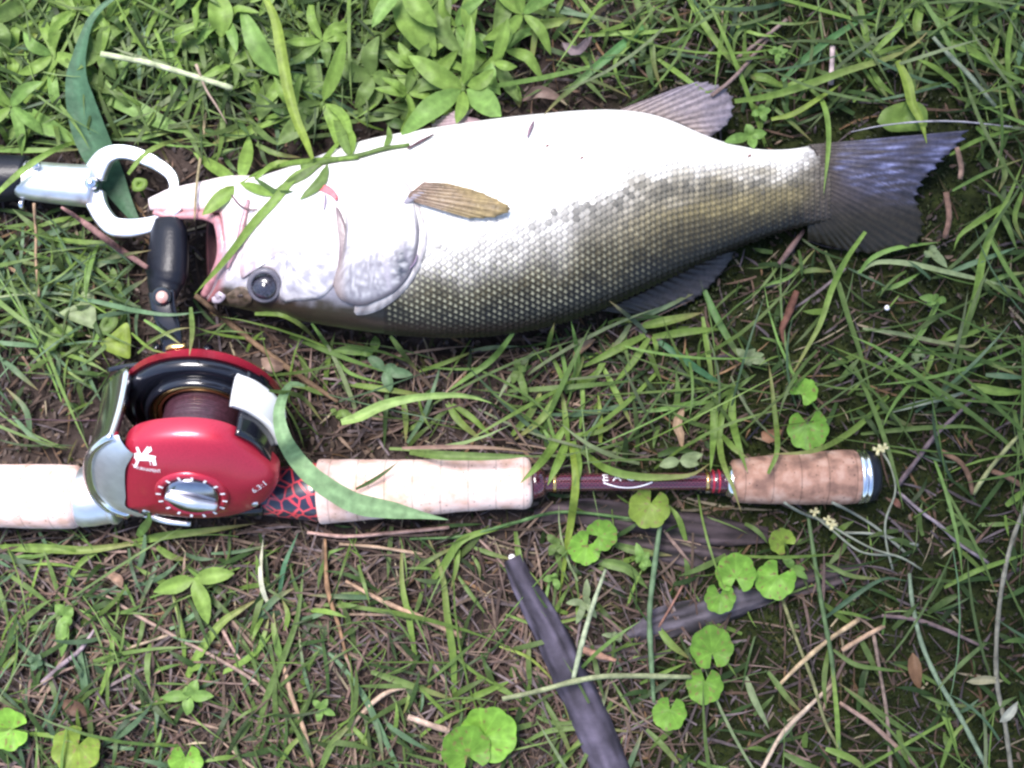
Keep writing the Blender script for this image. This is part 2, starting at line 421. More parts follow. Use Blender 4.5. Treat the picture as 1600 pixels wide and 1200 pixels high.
GILL = [(536, 300), (575, 272), (612, 268), (636, 292), (650, 330), (655, 365), (650, 400), (640, 430), (618, 455), (590, 470), (560, 478), (530, 466), (522, 440), (534, 400), (540, 350)]
def gillcol(x, y, t):
    n1 = nz(x, y, .035, 9); n2 = nz(x, y, .10, 2)
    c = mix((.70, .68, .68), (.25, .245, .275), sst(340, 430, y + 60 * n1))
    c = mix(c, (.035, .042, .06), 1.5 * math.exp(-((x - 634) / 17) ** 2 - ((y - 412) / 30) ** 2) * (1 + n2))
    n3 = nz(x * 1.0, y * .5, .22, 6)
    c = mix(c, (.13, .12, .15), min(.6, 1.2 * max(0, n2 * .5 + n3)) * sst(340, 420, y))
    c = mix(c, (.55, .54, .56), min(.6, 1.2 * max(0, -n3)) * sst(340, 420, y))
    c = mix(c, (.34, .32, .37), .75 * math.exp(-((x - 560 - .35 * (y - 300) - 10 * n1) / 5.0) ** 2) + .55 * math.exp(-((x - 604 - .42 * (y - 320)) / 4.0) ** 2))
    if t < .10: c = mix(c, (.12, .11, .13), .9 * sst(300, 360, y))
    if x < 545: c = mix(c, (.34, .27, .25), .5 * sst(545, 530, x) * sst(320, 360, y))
    return c
GILL2 = [(598, 262), (625, 275), (646, 300), (660, 335), (668, 365), (664, 395), (650, 430), (625, 462), (590, 486), (556, 492), (560, 470), (600, 455), (630, 420), (640, 370), (628, 310)]
patch('gill_membrane', GILL2, lambda t: 2.5 + 1.2 * min(1, t * 5), M_fish, lambda x, y, t: mix((.62, .58, .58), (.24, .22, .23), sst(.3, -.3, nz(x, y, .09, 1)) * .8 + .3 * sst(420, 470, y)), cx=(634, 380), rings=5)
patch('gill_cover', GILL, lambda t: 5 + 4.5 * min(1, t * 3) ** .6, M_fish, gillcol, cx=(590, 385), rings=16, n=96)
CHEEK = [(395, 330), (440, 292), (490, 280), (520, 300), (530, 345), (532, 395), (524, 440), (500, 466), (462, 470), (445, 474), (436, 462), (440, 440), (428, 422), (406, 418), (388, 424), (378, 436), (374, 415), (382, 380)]
def cheekcol(x, y, t):
    n1 = nz(x, y, .05, 5); n2 = nz(x, y, .13, 8)
    c = mix((.68, .66, .68), (.20, .20, .26), sst(-.1, .3, n1 + .8 * n2) * sst(330, 410, y) * .85)
    c = mix(c, (.30, .27, .33), .7 * math.exp(-((x - 400 - .30 * (y - 420)) / 4.0) ** 2))
    n3 = nz(x, y, .22, 12)
    c = mix(c, (.13, .12, .15), min(.55, 2.0 * max(0, n3 - .05)) * sst(350, 430, y))
    c = mix(c, (.42, .22, .25), min(.5, 1.6 * max(0, n2 + n1 - .1)) * sst(450, 390, x))
    c = mix(c, (.32, .31, .35), .5 * sst(380, 440, y))
    c = mix(c, (.034, .027, .018), sst(458, 469, y - (x - 430) * .12 + n1 * 10))
    return mix(c, (.5, .3, .3), .5 * sst(.12, 0, t) * sst(440, 400, x))
patch('cheek_plate', CHEEK, lambda t: 1.2 + 3.0 * min(1, t * 2.5) ** .8, M_fish, cheekcol, cx=(455, 385), rings=14, n=80)
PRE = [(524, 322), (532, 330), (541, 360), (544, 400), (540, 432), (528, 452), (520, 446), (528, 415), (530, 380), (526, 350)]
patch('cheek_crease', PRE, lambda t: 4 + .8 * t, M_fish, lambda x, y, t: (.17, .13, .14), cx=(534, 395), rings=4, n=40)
patch('red_gill_spot', [(497, 296), (508, 289), (519, 294), (527, 305), (526, 313), (514, 304)], lambda t: 5.5, M_lip, lambda x, y, t: (.60, .13, .15), rings=3, n=24)

# eye
def ball(name, cx, cy, z, rx, rz, m, parent, cols=None, seg=28, top=True, mp=toW):
    V, F = [], []
    R = 12
    for i in range(R + 1):
        a = math.pi / 2 * i / R
        for k in range(seg):
            th = 2 * math.pi * k / seg
            V.append((cx + rx * math.sin(a) * math.cos(th), cy + rx * math.sin(a) * math.sin(th), z + rz * math.cos(a)))
    return mk(name, mp(np.array(V)), grid_faces(R + 1, seg, True), m, parent, cols)
ez = float(fsurf(414, 446)) + 7
def torus(name, cx, cy, z, R, r, m, parent, cols=None, mp=toW, tilt=0, sy=1.0):
    V = []
    for i in range(40):
        a = 2 * math.pi * i / 40
        for k in range(10):
            b = 2 * math.pi * k / 10
            V.append((cx + (R + r * math.cos(b)) * math.cos(a), cy + (R + r * math.cos(b)) * math.sin(a) * sy, z + r * math.sin(b) + tilt * (R * math.sin(a))))
    V = np.array(V); F = []
    for i in range(40):
        for k in range(10): F.append((i * 10 + k, i * 10 + (k + 1) % 10, ((i + 1) % 40) * 10 + (k + 1) % 10, ((i + 1) % 40) * 10 + k))
    return mk(name, mp(V), F, m, parent, cols)
torus('eye_socket', 413, 446, ez - 1, 23, 4.5, M_fish, fish, (.11, .105, .13), tilt=-.5)
eye = ball('eye', 413, 446, ez - 6, 22, 13, M_iris, fish)
ball('pupil', 412, 447, ez - .5, 12.5, 8.5, M_eye, eye)
sl = lambda pts, r, name, col, m=M_lip, off=3, flat=.6, n=26: mk(name, *(lambda VF: (toW(VF[0]), VF[1]))(tube([(x, y, float(fsurf(max(x, 345), y)) + off) for x, y in crom(np.array(pts, float), n)], np.interp(np.linspace(0, 1, n), np.linspace(0, 1, len(r)), r), 10, None, flat)), m, fish, col)
# jaws and lips
jaw_l = [(425, 312, 78), (390, 308, 86), (350, 306, 90), (310, 310, 84), (275, 314, 78), (248, 317, 74), (233, 319, 72)]
V, F = tube(jaw_l, [18, 34, 32, 27, 24, 20, 9], 24, 34, .62, power=.85)
cl = [mix((.66, .59, .60), (.42, .17, .19), sst(316, 334, v[1]) + .5 * max(0, nz(v[0], v[1], .12))) for v in V]
cl = [mix(c, (.42, .40, .42), sst(262, 240, v[0]) * .55 * (1 + nz(v[0], v[1], .2, 3))) for c, v in zip(cl, V)]
mk('lower_jaw', toW(V), F, M_lip, fish, cl)
V, F = tube([(240, 330, 84), (262, 337, 86), (295, 336, 90), (325, 338, 96), (345, 352, 104)], [5, 6, 7, 8, 6], 10, 20)
mk('lower_lip', toW(V), F, M_lip, fish, (.42, .20, .22))
V, F = tube([(338, 338, 102), (347, 372, 112), (346, 405, 112), (333, 438, 98), (318, 462, 76)], [7, 9, 9, 9, 6], 12, 24, .8)
mk('upper_lip', toW(V), F, M_lip, fish, (.40, .19, .22))
V, F = tube([(352, 345, 108), (357, 380, 118), (352, 420, 114), (338, 455, 94), (326, 468, 80)], [5, 9, 11, 10, 5], 12, 24, .6)
mk('jaw_bone', toW(V), F, M_lip, fish, (.30, .22, .25))
V, F = tube([(402, 305, 124), (392, 345, 132), (383, 385, 133), (366, 425, 122), (348, 458, 100)], [5, 8, 10, 10, 5], 12, 24, .45)
mk('cheek_bone', toW(V), F, M_lip, fish, (.55, .47, .50))
sl([(388, 312), (380, 345), (370, 385), (355, 420)], [3, 5, 4, 2], 'jaw_fold', (.30, .17, .20), off=3.2)
sl([(338, 464), (346, 460), (342, 466), (332, 469)], [5, 8, 8, 5], 'snout_tip', (.34, .30, .36), off=-2, n=12)
mk('nostril', *(lambda VF: (toW(VF[0]), VF[1]))(tube([(372, 462, float(fsurf(372, 462)) + 3), (380, 461, float(fsurf(380, 461)) + 3)], [3, 3], 8, 4)), M_fish, fish, (.04, .03, .03))
patch('brow_ridge', [(352, 462), (372, 448), (388, 452), (394, 470), (380, 480), (360, 478)], lambda t: 3 + 2 * t, M_fish, lambda x, y, t: mix((.05, .04, .025), (.15, .11, .085), .5 + nz(x, y, .15) * 1.5), rings=5, n=30)
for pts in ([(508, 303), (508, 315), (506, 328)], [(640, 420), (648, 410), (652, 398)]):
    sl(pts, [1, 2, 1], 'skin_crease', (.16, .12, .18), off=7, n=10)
build_scales()
for x, y in ((855, 227), (909, 246), (1171, 243)):
    sl([(x - 2, y + 1.5), (x + 2, y - 1)], [1.3, 1.6], 'red_fleck', (.18, .05, .04), off=2.5, n=4)

def fin(name, base, tip, zb, zt, col, col2, rays=14, nv=14, m=M_fin, parent=fish, rag=3.0, ripple=2.2):
    """fan of rays between a base curve and a tip curve"""
    nu = rays * 4 + 1
    B = crom(np.array(base, float), nu); Tp = crom(np.array(tip, float), nu); V, c = [], []
    zB = np.interp(np.linspace(0, 1, nu), np.linspace(0, 1, len(zb)), zb); zT = np.interp(np.linspace(0, 1, nu), np.linspace(0, 1, len(zt)), zt)
    for side in (1, -1):
        for i in range(nu):
            ray = math.cos(2 * math.pi * i / 4)
            rg = 1 - (0.0 if ray > .5 else rag / 100 * (1 + random.random())) - random.random() * rag / 200
            for j in range(nv):
                t = j / (nv - 1); q = B[i] + (Tp[i] - B[i]) * t * rg
                z = zB[i] + (zT[i] - zB[i]) * t + math.sin(t * math.pi) * 4 + ripple * ray * (1 - .5 * t) * .6 + 1.6 * nz(q[0], q[1], .03, 7)
                V.append((q[0], q[1], z + side * .8))
                k = col(q[0], q[1], t, ray) if callable(col) else mix(col, col2, t + .3 * nz(q[0], q[1], .05, 6)); sc = 1 + (.10 + .14 * abs(nz(i * 3.0, j * .6, .1, 8)) * 2) * ray + .45 * nz(i * 6.0, j * 1.2, .1, 3)
                c.append(tuple(max(.008, u * sc) for u in k))
    F = grid_faces(nu, nv); o = nu * nv
    F2 = [tuple(o + k for k in f[::-1]) for f in F]
    per = [i * nv for i in range(nu)] + [(nu - 1) * nv + j for j in range(1, nv)] + [i * nv + nv - 1 for i in range(nu - 2, -1, -1)] + [j for j in range(nv - 2, 0, -1)]
    E = [(per[k], per[(k + 1) % len(per)], o + per[(k + 1) % len(per)], o + per[k]) for k in range(len(per))]
    return mk(name, toW(np.array(V)), F + F2 + E, m, parent, c)
fin('anal_fin', [(962, 174), (1010, 178), (1060, 192), (1098, 212)], [(1062, 135), (1100, 126), (1140, 140), (1149, 165), (1140, 192), (1112, 213)],
    [76, 66, 56, 46], [58, 56, 50, 46, 42, 42], (.28, .225, .215), (.235, .205, .25), 11)
def tailcol(x, y, t, ray):
    s = nz(x * .45 + y * .2, (y + .1 * x) * 3.0, .06, 11); up = sst(345, 255, y)
    c = mix((.075, .058, .050), (.040, .036, .040), t)
    c = mix(c, (.085, .088, .165), up * sst(.12, .35, t) * (.55 + .8 * s))
    c = mix(c, (.22, .23, .40), up * max(0, s - .18) * 2.6 * sst(.1, .3, t))  # violet glints painted on the upper lobe
    return mix(c, (.028, .023, .014), sst(285, 350, y) * .9)  # lower lobe: brown, its fade into shadow put into the colour
fin('tail_fin', [(1262, 226), (1276, 243), (1280, 285), (1276, 320), (1262, 347)], [(1518, 203), (1504, 226), (1478, 250), (1450, 280), (1436, 310), (1446, 345), (1440, 378), (1400, 396), (1340, 396), (1262, 376)],
    [49, 53, 54, 49, 38], [46, 46, 44, 40, 30, 22, 16, 14, 14, 16], tailcol, None, 24, 34, ripple=1.1, rag=2.5)
fin('dorsal_fin', [(938, 485), (990, 462), (1050, 432), (1112, 402)], [(985, 492), (1040, 488), (1085, 470), (1118, 440), (1140, 412), (1150, 392)],
    [40, 36, 30, 24], [14, 12, 12, 12, 12, 14], (.05, .04, .035), (.06, .055, .065), 14, 12)
fin('pelvic_fin', [(752, 188), (742, 184), (728, 184)], [(664, 214), (672, 196), (700, 176), (742, 168)], [92, 88, 84], [80, 72, 66, 66], (.40, .28, .30), (.33, .25, .28), 9, 10)
fin('pectoral_fin', [(648, 316), (638, 306), (652, 292), (662, 284)], [(735, 342), (775, 340), (798, 330), (798, 322), (752, 300), (700, 286)],
    [196, 200, 203, 204], [196, 195, 194, 195, 199, 204], (.20, .13, .10), (.33, .25, .12), 9, 14, rag=2, ripple=1.0)
V, F = tube([(632, 318, 194), (646, 306, 199), (664, 296, 202)], [3, 8, 5], 12, 10, .4)
mk('fin_root', toW(V), F, M_fish, fish, (.26, .24, .28))

# ------------------------------------------------------------------ lip gripper
mp = local_map(150, 290, 45)
grip = thing('fish_gripper', tuple(mp([[90, 290, 0]])[0]), 'metal lip gripper with black handle, its ring of jaws holding the fish lip', 'fish gripper')
def gp(name, V, F, m, parent=None, cols=None): return mk(name, mp(np.array(V)), F, m, parent or grip, cols)
V, F = tube([(-140, 282, 42), (-60, 281, 43), (28, 277, 44), (44, 277, 44)], [36, 38, 38, 33], 28, 20); gp('handle', V, F, M_rubber)
V, F = tube([(34, 280, 44), (60, 284, 45), (110, 289, 46), (152, 292, 46)], [30, 31, 32, 33], 32, 16, power=.8); gp('tube', V, F, M_steel)
V, F = tube([(30, 318, 40), (36, 318, 40)], [9, 9], 14, 4); gp('pin', V, F, M_chrome)
V, F = tube([(58, 262, 74), (62, 262, 78), (74, 263, 78)], [7, 7, 6], 12, 5); gp('stud', V, F, M_chrome)
V, F = tube([(4, 268, 76), (4, 268, 84)], [6.5, 6.5], 14, 3, up=(1, 0, 0)); gp('screw', V, F, M_chrome)
V, F = tube([(150, 276, 52), (158, 262, 56), (170, 248, 60), (188, 241, 62), (212, 243, 63), (240, 254, 64), (262, 267, 66), (275, 280, 68), (279, 296, 70), (272, 310, 74)], [18, 16, 13, 11, 11, 11, 10, 9, 8, 5], 16, 60, .55, power=.35); gp('upper_jaw', V, F, M_steel)
V, F = tube([(150, 306, 52), (156, 322, 56), (168, 342, 60), (184, 356, 63), (208, 359, 66), (238, 356, 72), (264, 348, 80), (286, 336, 92), (294, 330, 96)], [17, 15, 15, 15, 14, 13, 11, 9, 5], 16, 60, .55, power=.35); gp('lower_jaw', V, F, M_steel)
V, F = tube([(152, 291, 66), (152, 291, 82)], [10, 9], 18, 4, up=(1, 0, 0)); gp('hinge_pin', V, F, M_chrome)

# ------------------------------------------------------------------ rod
mr = local_map(700, 762, 52)
rod = thing('fishing_rod', tuple(mr([[690, 762, 0]])[0]), 'fishing rod with split cork grips lying across the picture under the reel', 'fishing rod')
def axis(x): return (x, np.interp(x, [-150, 130, 500, 830, 1140, 1370], [772, 776, 768, 754, 752, 744]), np.interp(x, [-150, 500, 830, 1370], [58, 54, 52, 46]))
def lathe(name, prof, m, parent=None, seg=40, extra=0, jit=0.0):
    P = []; R = []
    for x, r in prof: P.append(axis(x)); R.append(r)
    n = max(len(P), extra)
    if extra:
        xs = np.linspace(prof[0][0], prof[-1][0], extra); R = np.interp(xs, [p[0] for p in prof], R); P = [axis(x) for x in xs]
        R = np.array([r * (1 + jit * mnoise.noise(Vector((x * .03, 1, 2)))) for r, x in zip(R, xs)])
    V, F = tube(P, R, seg); return mk(name, mr(V), F, m, parent or rod)
lathe('front_grip', [(-160, 47), (60, 50), (118, 50), (126, 47), (128, 40)], M_cork, extra=60, jit=.02)
lathe('hood', [(127, 44), (131, 47), (150, 46), (176, 42), (180, 38)], M_steel)
lathe('hood_ring', [(176, 42), (179, 44), (184, 44), (187, 41)], M_steel)
lathe('reel_seat', [(182, 33), (230, 33), (330, 30), (400, 33), (440, 39), (498, 47), (502, 46)], M_crackle, extra=50)
lathe('grip', [(500, 50), (502, 51), (530, 49), (600, 46), (700, 42), (770, 39), (800, 40), (818, 41), (827, 38), (831, 30)], M_cork, extra=90, jit=.02)
lathe('grip_ring', [(831, 24), (834, 26), (848, 22), (852, 18)], M_wrap)
lathe('blank', [(845, 14), (1000, 13.6), (1142, 13.2)], M_wrap, extra=40)
for x in (866, 1105): lathe('gold_band', [(x - 3, 13), (x - 2, 15.5), (x + 2, 15.5), (x + 3, 13)], M_gold)
lathe('wrap', [(1107, 14), (1110, 16), (1120, 17), (1132, 18), (1134, 15)], M_wrap)
for x in (1114, 1123): lathe('thread_ring', [(x - 2, 16), (x - 1, 18.6), (x + 1, 18.6), (x + 2, 16)], M_red)
lathe('winding_check', [(1133, 18), (1135, 24), (1143, 27), (1148, 25)], M_chrome)
lathe('butt_grip', [(1142, 26), (1146, 33), (1160, 35), (1200, 38), (1260, 41), (1320, 43), (1336, 42), (1339, 40)], M_cork2, extra=90, jit=.03)
lathe('trim_ring', [(1338, 41), (1340, 43), (1345, 43), (1347, 41)], M_chrome)
lathe('trim_ring', [(1348, 40), (1350, 42), (1353, 42), (1355, 40)], M_chrome)
lathe('butt_cap', [(1345, 39), (1356, 41), (1366, 38), (1372, 30), (1375, 16), (1376, 3)], M_rubber)
V, F = tube([(222, 800, 60), (262, 812, 66), (300, 818, 60)], [6, 5, 4], 10, 12, .5); mk('seat_edge', mr(V), F, M_steel, rod)
def text_mesh(s, size):
    cu = bpy.data.curves.new('t', 'FONT'); cu.body = s; cu.size = size; cu.resolution_u = 2; cu.align_x = 'CENTER'; cu.align_y = 'CENTER'
    o = bpy.data.objects.new('t', cu); COL.objects.link(o); bpy.context.view_layer.update()
    me = bpy.data.meshes.new_from_object(o.evaluated_get(bpy.context.evaluated_depsgraph_get()))
    V = [tuple(v.co)[:2] for v in me.vertices]; F = [tuple(p.vertices) for p in me.polygons]
    bpy.data.objects.remove(o); bpy.data.curves.remove(cu); bpy.data.meshes.remove(me); return np.array(V), F
def rod_print(V2, F, x0, a0, r):      # wrap flat lettering round the blank; a0 = angle from the top towards the fish
    out = []
    for u, v in V2:
        x = x0 + u; ax = axis(x); a = a0 + v / r
        out.append((x, ax[1] - math.sin(a) * r, ax[2] + math.cos(a) * r))
    return mk('lettering', mr(np.array(out)), F, M_white, rod)
Vt, Ft = text_mesh('E A G L E', 17); rod_print(Vt * [1.25, 1], Ft, 982, .55, 14.4)
V, F = [], []
for i in range(24):
    t = i / 23; V += [(-38 + 76 * t, -6 - 9 * math.sin(math.pi * t)), (-38 + 76 * t, -8 - 9 * math.sin(math.pi * t))]
rod_print(V, [(2 * i, 2 * i + 1, 2 * i + 3, 2 * i + 2) for i in range(23)], 980, .5, 14.4)

# ------------------------------------------------------------------ reel (own axes: X right, A spool axis towards the dial, B away from the rod)
rk = S * (H - 130) / H
rc = np.array(Wp(310, 688, 130)); eA = np.array([0, -.77, .64]); eB = np.array([0, .64, .77])
reel = thing('fishing_reel', (rc[0], rc[1] - .01, 0.01), 'red and chrome baitcasting reel with round dial and black crank on the rod', 'fishing reel')
def rl(V): 
    V = np.asarray(V, float); return rc[None, :] + rk * (V[:, 0:1] * np.array([1, 0, 0]) + V[:, 1:2] * eA + V[:, 2:3] * eB)
def rp(name, V, F, m, parent=None, cols=None, smooth=True): return mk(name, rl(V), F, m, parent or reel, cols, smooth)
OUT = [(-128, -84), (-118, -30), (-104, 20), (-84, 72), (-48, 96), (10, 104), (62, 92), (100, 54), (130, 0), (118, -48), (90, -86), (50, -108), (0, -117), (-48, -112), (-96, -100)]
OC = crom(np.array(OUT + [OUT[0]], float), 97)[:-1]
def plate(name, a0, dome, m, sc=1.0, inward=False, parent=None, back=0, cen=(0, -8)):
    V, F = [], []; R = 16; n = 96; c = np.array(cen, float)
    for p in OC: q = c + (p - c) * sc; V.append((q[0], a0 - back, q[1]))
    for i in range(R + 1):
        t = 1 - i / R
        for p in OC:
            q = c + (p - c) * t * sc; V.append((q[0], a0 + dome * (1 - t ** 2.6) ** .62, q[1]))
    F = grid_faces(R + 2, n, True); return rp(name, V, F, m, parent)
def dome_a(x, b):        # height of the dial-side dome over (x, b)
    P = OC - np.array([0, -8.0]); ang = math.atan2(b + 8, x); pa = np.arctan2(P[:, 1], P[:, 0]); k = int(np.argmin(np.abs(((pa - ang + math.pi) % (2 * math.pi)) - math.pi)))
    t = min(1, math.hypot(x, b + 8) / np.linalg.norm(P[k])); return 62 + 30 * (1 - t ** 2.6) ** .62
plate('dial_side_plate', 62, 30, M_red, back=26)
plate('plate_gasket', 40, -4, M_black, sc=.97, back=-3)
def annulus(name, ro, ri, a0, a1, m, cx=0, cb=8, sx=1.0, seg=64, parent=None):
    V = []
    prof = [(ri, a0), (ri, a1), ((ri * .7 + ro * .3), a1 + 3), ((ri + ro) / 2, a1 + 4), ((ri * .3 + ro * .7), a1 + 3), (ro, a1), (ro, a0)]
    for k in range(seg):
        t = 2 * math.pi * k / seg
        for r, a in prof: V.append((cx + r * sx * math.cos(t), a, cb + r * math.sin(t)))
    F = []
    for k in range(seg):
        for j in range(len(prof)): F.append((k * 7 + j, k * 7 + (j + 1) % 7, ((k + 1) % seg) * 7 + (j + 1) % 7, ((k + 1) % seg) * 7 + j))
    return rp(name, V, F, m, parent)
def disc(name, r, a0, a1, m, cx=0, cb=8, sx=1.0, seg=56, parent=None, bev=3):
    V = []
    for rr, a in ((r, a0), (r, a1 - bev if a1 > a0 else a1 + bev), (r - bev, a1), (.1, a1)):
        for k in range(seg): t = 2 * math.pi * k / seg; V.append((cx + rr * sx * math.cos(t), a, cb + rr * math.sin(t)))
    F = grid_faces(4, seg, True) + [tuple(range(seg))]
    return rp(name, V, F, m, parent)
annulus('handle_side_frame', 113, 78, -74, -52, M_black, cx=-2, cb=6, sx=1.09)
disc('handle_side_plate', 118, -66, -96, M_red, cx=-2, cb=6, sx=1.08, bev=16)
disc('frame_wall', 82, -78, -66, M_black, cx=-2, cb=6)
annulus('inner_ring', 90, 80, -62, -38, M_black, cx=2, cb=6)
spool = disc('spool', 76, -66, -60, M_black, cx=4, cb=10)
annulus('spool_rim', 79, 64, -52, -38, M_gold, cx=4, cb=12, parent=spool)
V = []
for i in range(70):
    a = -58 + 112 * i / 69; r = 60 + .9 * math.sin(i * 2.4) + 1.5 * mnoise.noise(Vector((i * .3, 0, 0)))
    for k in range(56): t = 2 * math.pi * k / 56; V.append((4 + r * math.cos(t), a, 10 + r * math.sin(t)))
rp('wound_line', V, grid_faces(70, 56, True), M_line, spool)
disc('near_flange', 74, 54, 44, M_black, cx=4, cb=10, parent=spool)
def shell(name, arc, a0, a1, th, m, na=14, waist=0.0, parent=None):
    """curved wall: arc in (X,B), swept along the spool axis"""
    C = crom(np.array(arc, float), 30); T = np.gradient(C, axis=0); T /= np.linalg.norm(T, axis=1)[:, None]; N = np.c_[T[:, 1], -T[:, 0]]
    V = []
    for s in (0, 1):
        for i in range(30):
            for j in range(na):
                t = j / (na - 1); a = a0 + (a1 - a0) * t; sw = waist * math.sin(math.pi * t)
                p = C[i] - N[i] * (s * th + sw); V.append((p[0], a, p[1]))
    g = grid_faces(30, na); o = 30 * na
    per = [i * na for i in range(30)] + [29 * na + j for j in range(1, na)] + [i * na + na - 1 for i in range(28, -1, -1)] + [j for j in range(na - 2, 0, -1)]
    F = g + [tuple(o + k for k in f[::-1]) for f in g] + [(per[k], per[(k + 1) % len(per)], o + per[(k + 1) % len(per)], o + per[k]) for k in range(len(per))]
    return rp(name, V, F, m, parent)
fr = shell('frame', [(-96, 84), (-114, 72), (-138, 44), (-153, 0), (-158, -50), (-146, -92), (-120, -112)], -70, 66, -13, M_chrome, waist=4)
# chrome cheek closing the nose between the frame and the dial plate
ci = crom(np.array([(-70, 70), (-90, 35), (-100, 0), (-108, -40), (-114, -70), (-90, -92)], float), 30); co = crom(np.array([(-92, 90), (-116, 78), (-142, 46), (-159, 0), (-163, -50), (-148, -98), (-118, -116)], float), 30)
V = []
for i in range(30):
    for j in range(10):
        t = j / 9; p = ci[i] * (1 - t) + co[i] * t; V.append((p[0], 58 + 20 * math.cos(t * math.pi / 2) ** .8, p[1]))
rp('frame_cheek', V, grid_faces(30, 10), M_steel)
V, F = [], []
for i in range(9):
    t = i / 8
    for k in range(26):
        a = 2 * math.pi * k / 26; x = -159 - 3 * (1 - t ** 2); V.append((x + abs(math.sin(a)) * t * 4, 20 + 22 * t * math.cos(a), -46 + 34 * t * math.sin(a)))
rp('line_guide', V, grid_faces(9, 26, True), M_black, fr)
shell('frame_bridge', [(84, 92), (108, 66), (122, 24), (120, -40), (104, -80)], -70, 56, -8, M_black)
shell('thumb_bar', [(74, 112), (100, 94), (124, 60), (134, 26), (134, 6)], -42, 14, -12, M_pearl, waist=-3)
shell('reel_foot', [(-70, -100), (0, -112), (90, -104)], -60, 60, -16, M_black)
dl = annulus('dial_ring', 56, 42, 80, 92, M_red, cx=2, cb=-16)
kn = disc('dial', 42, 84, 99, M_gun, cx=2, cb=-16, bev=5)
V, F = tube([(-34, 103, -2), (2, 107, -16), (38, 103, -32)], [7, 10, 7], 14, 16, .9, up=(0, 1, 0)); rp('dial_grip', V, F, M_steel, kn)
for k in range(16):
    t = 2 * math.pi * (k + .5) / 16
    u = np.array([math.cos(t), math.sin(t)]); w = np.array([-u[1], u[0]]); c = np.array([2, -16.0])
    V = [];
    for r, s in ((46, -1.8), (46, 1.8), (53.5, 2.2), (53.5, -2.2)):
        p = c + u * r + w * s; V.append((p[0], 97.2, p[1]))
    rp('dial_tick', V, [(0, 1, 2, 3)], M_white, dl, smooth=False)
def on_plate(name, P, F, off=1.2, m=M_white):
    return rp(name, [(x, dome_a(x, b) + off, b) for x, b in P], F, m, smooth=False)
def pix(px, py):         # plan point on the dial plate -> (X, B)
    x = (px - 310) * 1.0; b = 40.0
    for _ in range(12): b = (688 + .77 * dome_a(x, b) - py) / .64
    return x, b
def poly_mark(name, pts, dense=6):
    P = [pix(*p) for p in pts]; on_plate(name, P, [tuple(range(len(P)))])
# white starburst badge: separate slim spikes round a small body, bars of tiny lettering below
for pts in ([(222, 705), (245, 701), (244, 711)], [(246, 703), (244, 692), (248, 690), (251, 702)], [(252, 703), (263, 687), (269, 685), (268, 690), (259, 704)],
            [(258, 703), (274, 706), (272, 709), (256, 712)], [(241, 702), (262, 702), (260, 713), (240, 713)], [(242, 712), (247, 712), (238, 724), (233, 724)], [(262, 709), (272, 709), (272, 720), (268, 720), (266, 713), (262, 713)]):
    poly_mark('badge', pts)
for (s, x, y, size, sc) in (('TI', 264, 717, 9, 1.1), ('TOURNAMENT', 254, 727, 6.8, .95), ('6.3:1', 431, 753, 13, 1.0)):
    Vt, Ft = text_mesh(s, size); cx_, cb_ = pix(x, y) if s != '6.3:1' else pix(414, 757)
    if s == '6.3:1':
        a = .42; Vt = np.c_[Vt[:, 0] * math.cos(a) - Vt[:, 1] * math.sin(a), Vt[:, 0] * math.sin(a) + Vt[:, 1] * math.cos(a)]
    Vt = Vt * [sc, 1.45]
    on_plate('lettering', [(cx_ + u, cb_ + v) for u, v in Vt], Ft, 1.3)
for x_, b_ in ((-84, -78), (88, -62)):
    a_ = dome_a(x_, b_); sc_ = disc('screw', 6, a_ - 2, a_ + 1.6, M_steel, cx=x_, cb=b_, seg=18, bev=1)
    rp('screw_slot', [(x_ - 4.5, a_ + 1.9, b_ - .9), (x_ + 4.5, a_ + 1.9, b_ - .9), (x_ + 4.5, a_ + 1.9, b_ + .9), (x_ - 4.5, a_ + 1.9, b_ + .9)], [(0, 1, 2, 3)], M_black, sc_)
# star drag and crank
V, F = tube([(-58, -118, 78), (-46, -118, 84), (-22, -118, 88)], [5, 8, 5], 12, 12); rp('drag_knob', V, F, M_gold)
sd = disc('star_drag', 26, -104, -122, M_black, cx=-30, cb=20, seg=30)
for k in range(5):
    t = 2 * math.pi * k / 5 + .9; c_, s_ = math.cos(t), math.sin(t)
    V, F = tube([(-30 + 18 * c_, -116, 20 + 18 * s_), (-30 + 64 * c_, -116, 20 + 74 * s_), (-30 + 72 * c_, -116, 20 + 84 * s_)], [5, 5, 8], 10, 12); rp('drag_arm', V, F, M_black, sd)
def rw(name, V, F, m, parent): return mk(name, toW(np.array(V)), F, m, parent)
V, F = tube([(168, 578, 120), (190, 574, 126), (240, 568, 130)], [4, 5, 6], 10, 14, .6); rw('release_lever', V, F, M_black, reel)
V, F = tube([(276, 620, 90), (270, 570, 112), (266, 520, 122), (256, 485, 124), (252, 455, 122)], [22, 20, 17, 19, 21], 20, 40, .35, power=.7); hd = mk('handle', toW(V), F, M_black, reel)
V, F = tube([(255, 468, 108), (257, 448, 100), (260, 432, 97), (263, 400, 92), (264, 370, 86), (264, 350, 80), (264, 343, 78)], [20, 27, 33, 33, 31, 29, 22], 28, 40, .9); rw('handle_knob', V, F, M_rubber, hd)
V, F = tube([(252, 463, 122), (252, 463, 136)], [17, 15], 24, 5, up=(1, 0, 0)); rw('knob_nut', V, F, M_black, hd)
V, F = tube([(253, 464, 134), (253, 464, 139)], [10, 9.4], 20, 3, up=(1, 0, 0)); rw('nut_cap', V, F, M_pinkcap, hd)
V, F = tube([(196, 655, 128), (120, 657, 112), (40, 655, 100), (-120, 652, 90)], [.9, .9], 5, 20); rw('line_end', V, F, M_line, reel)

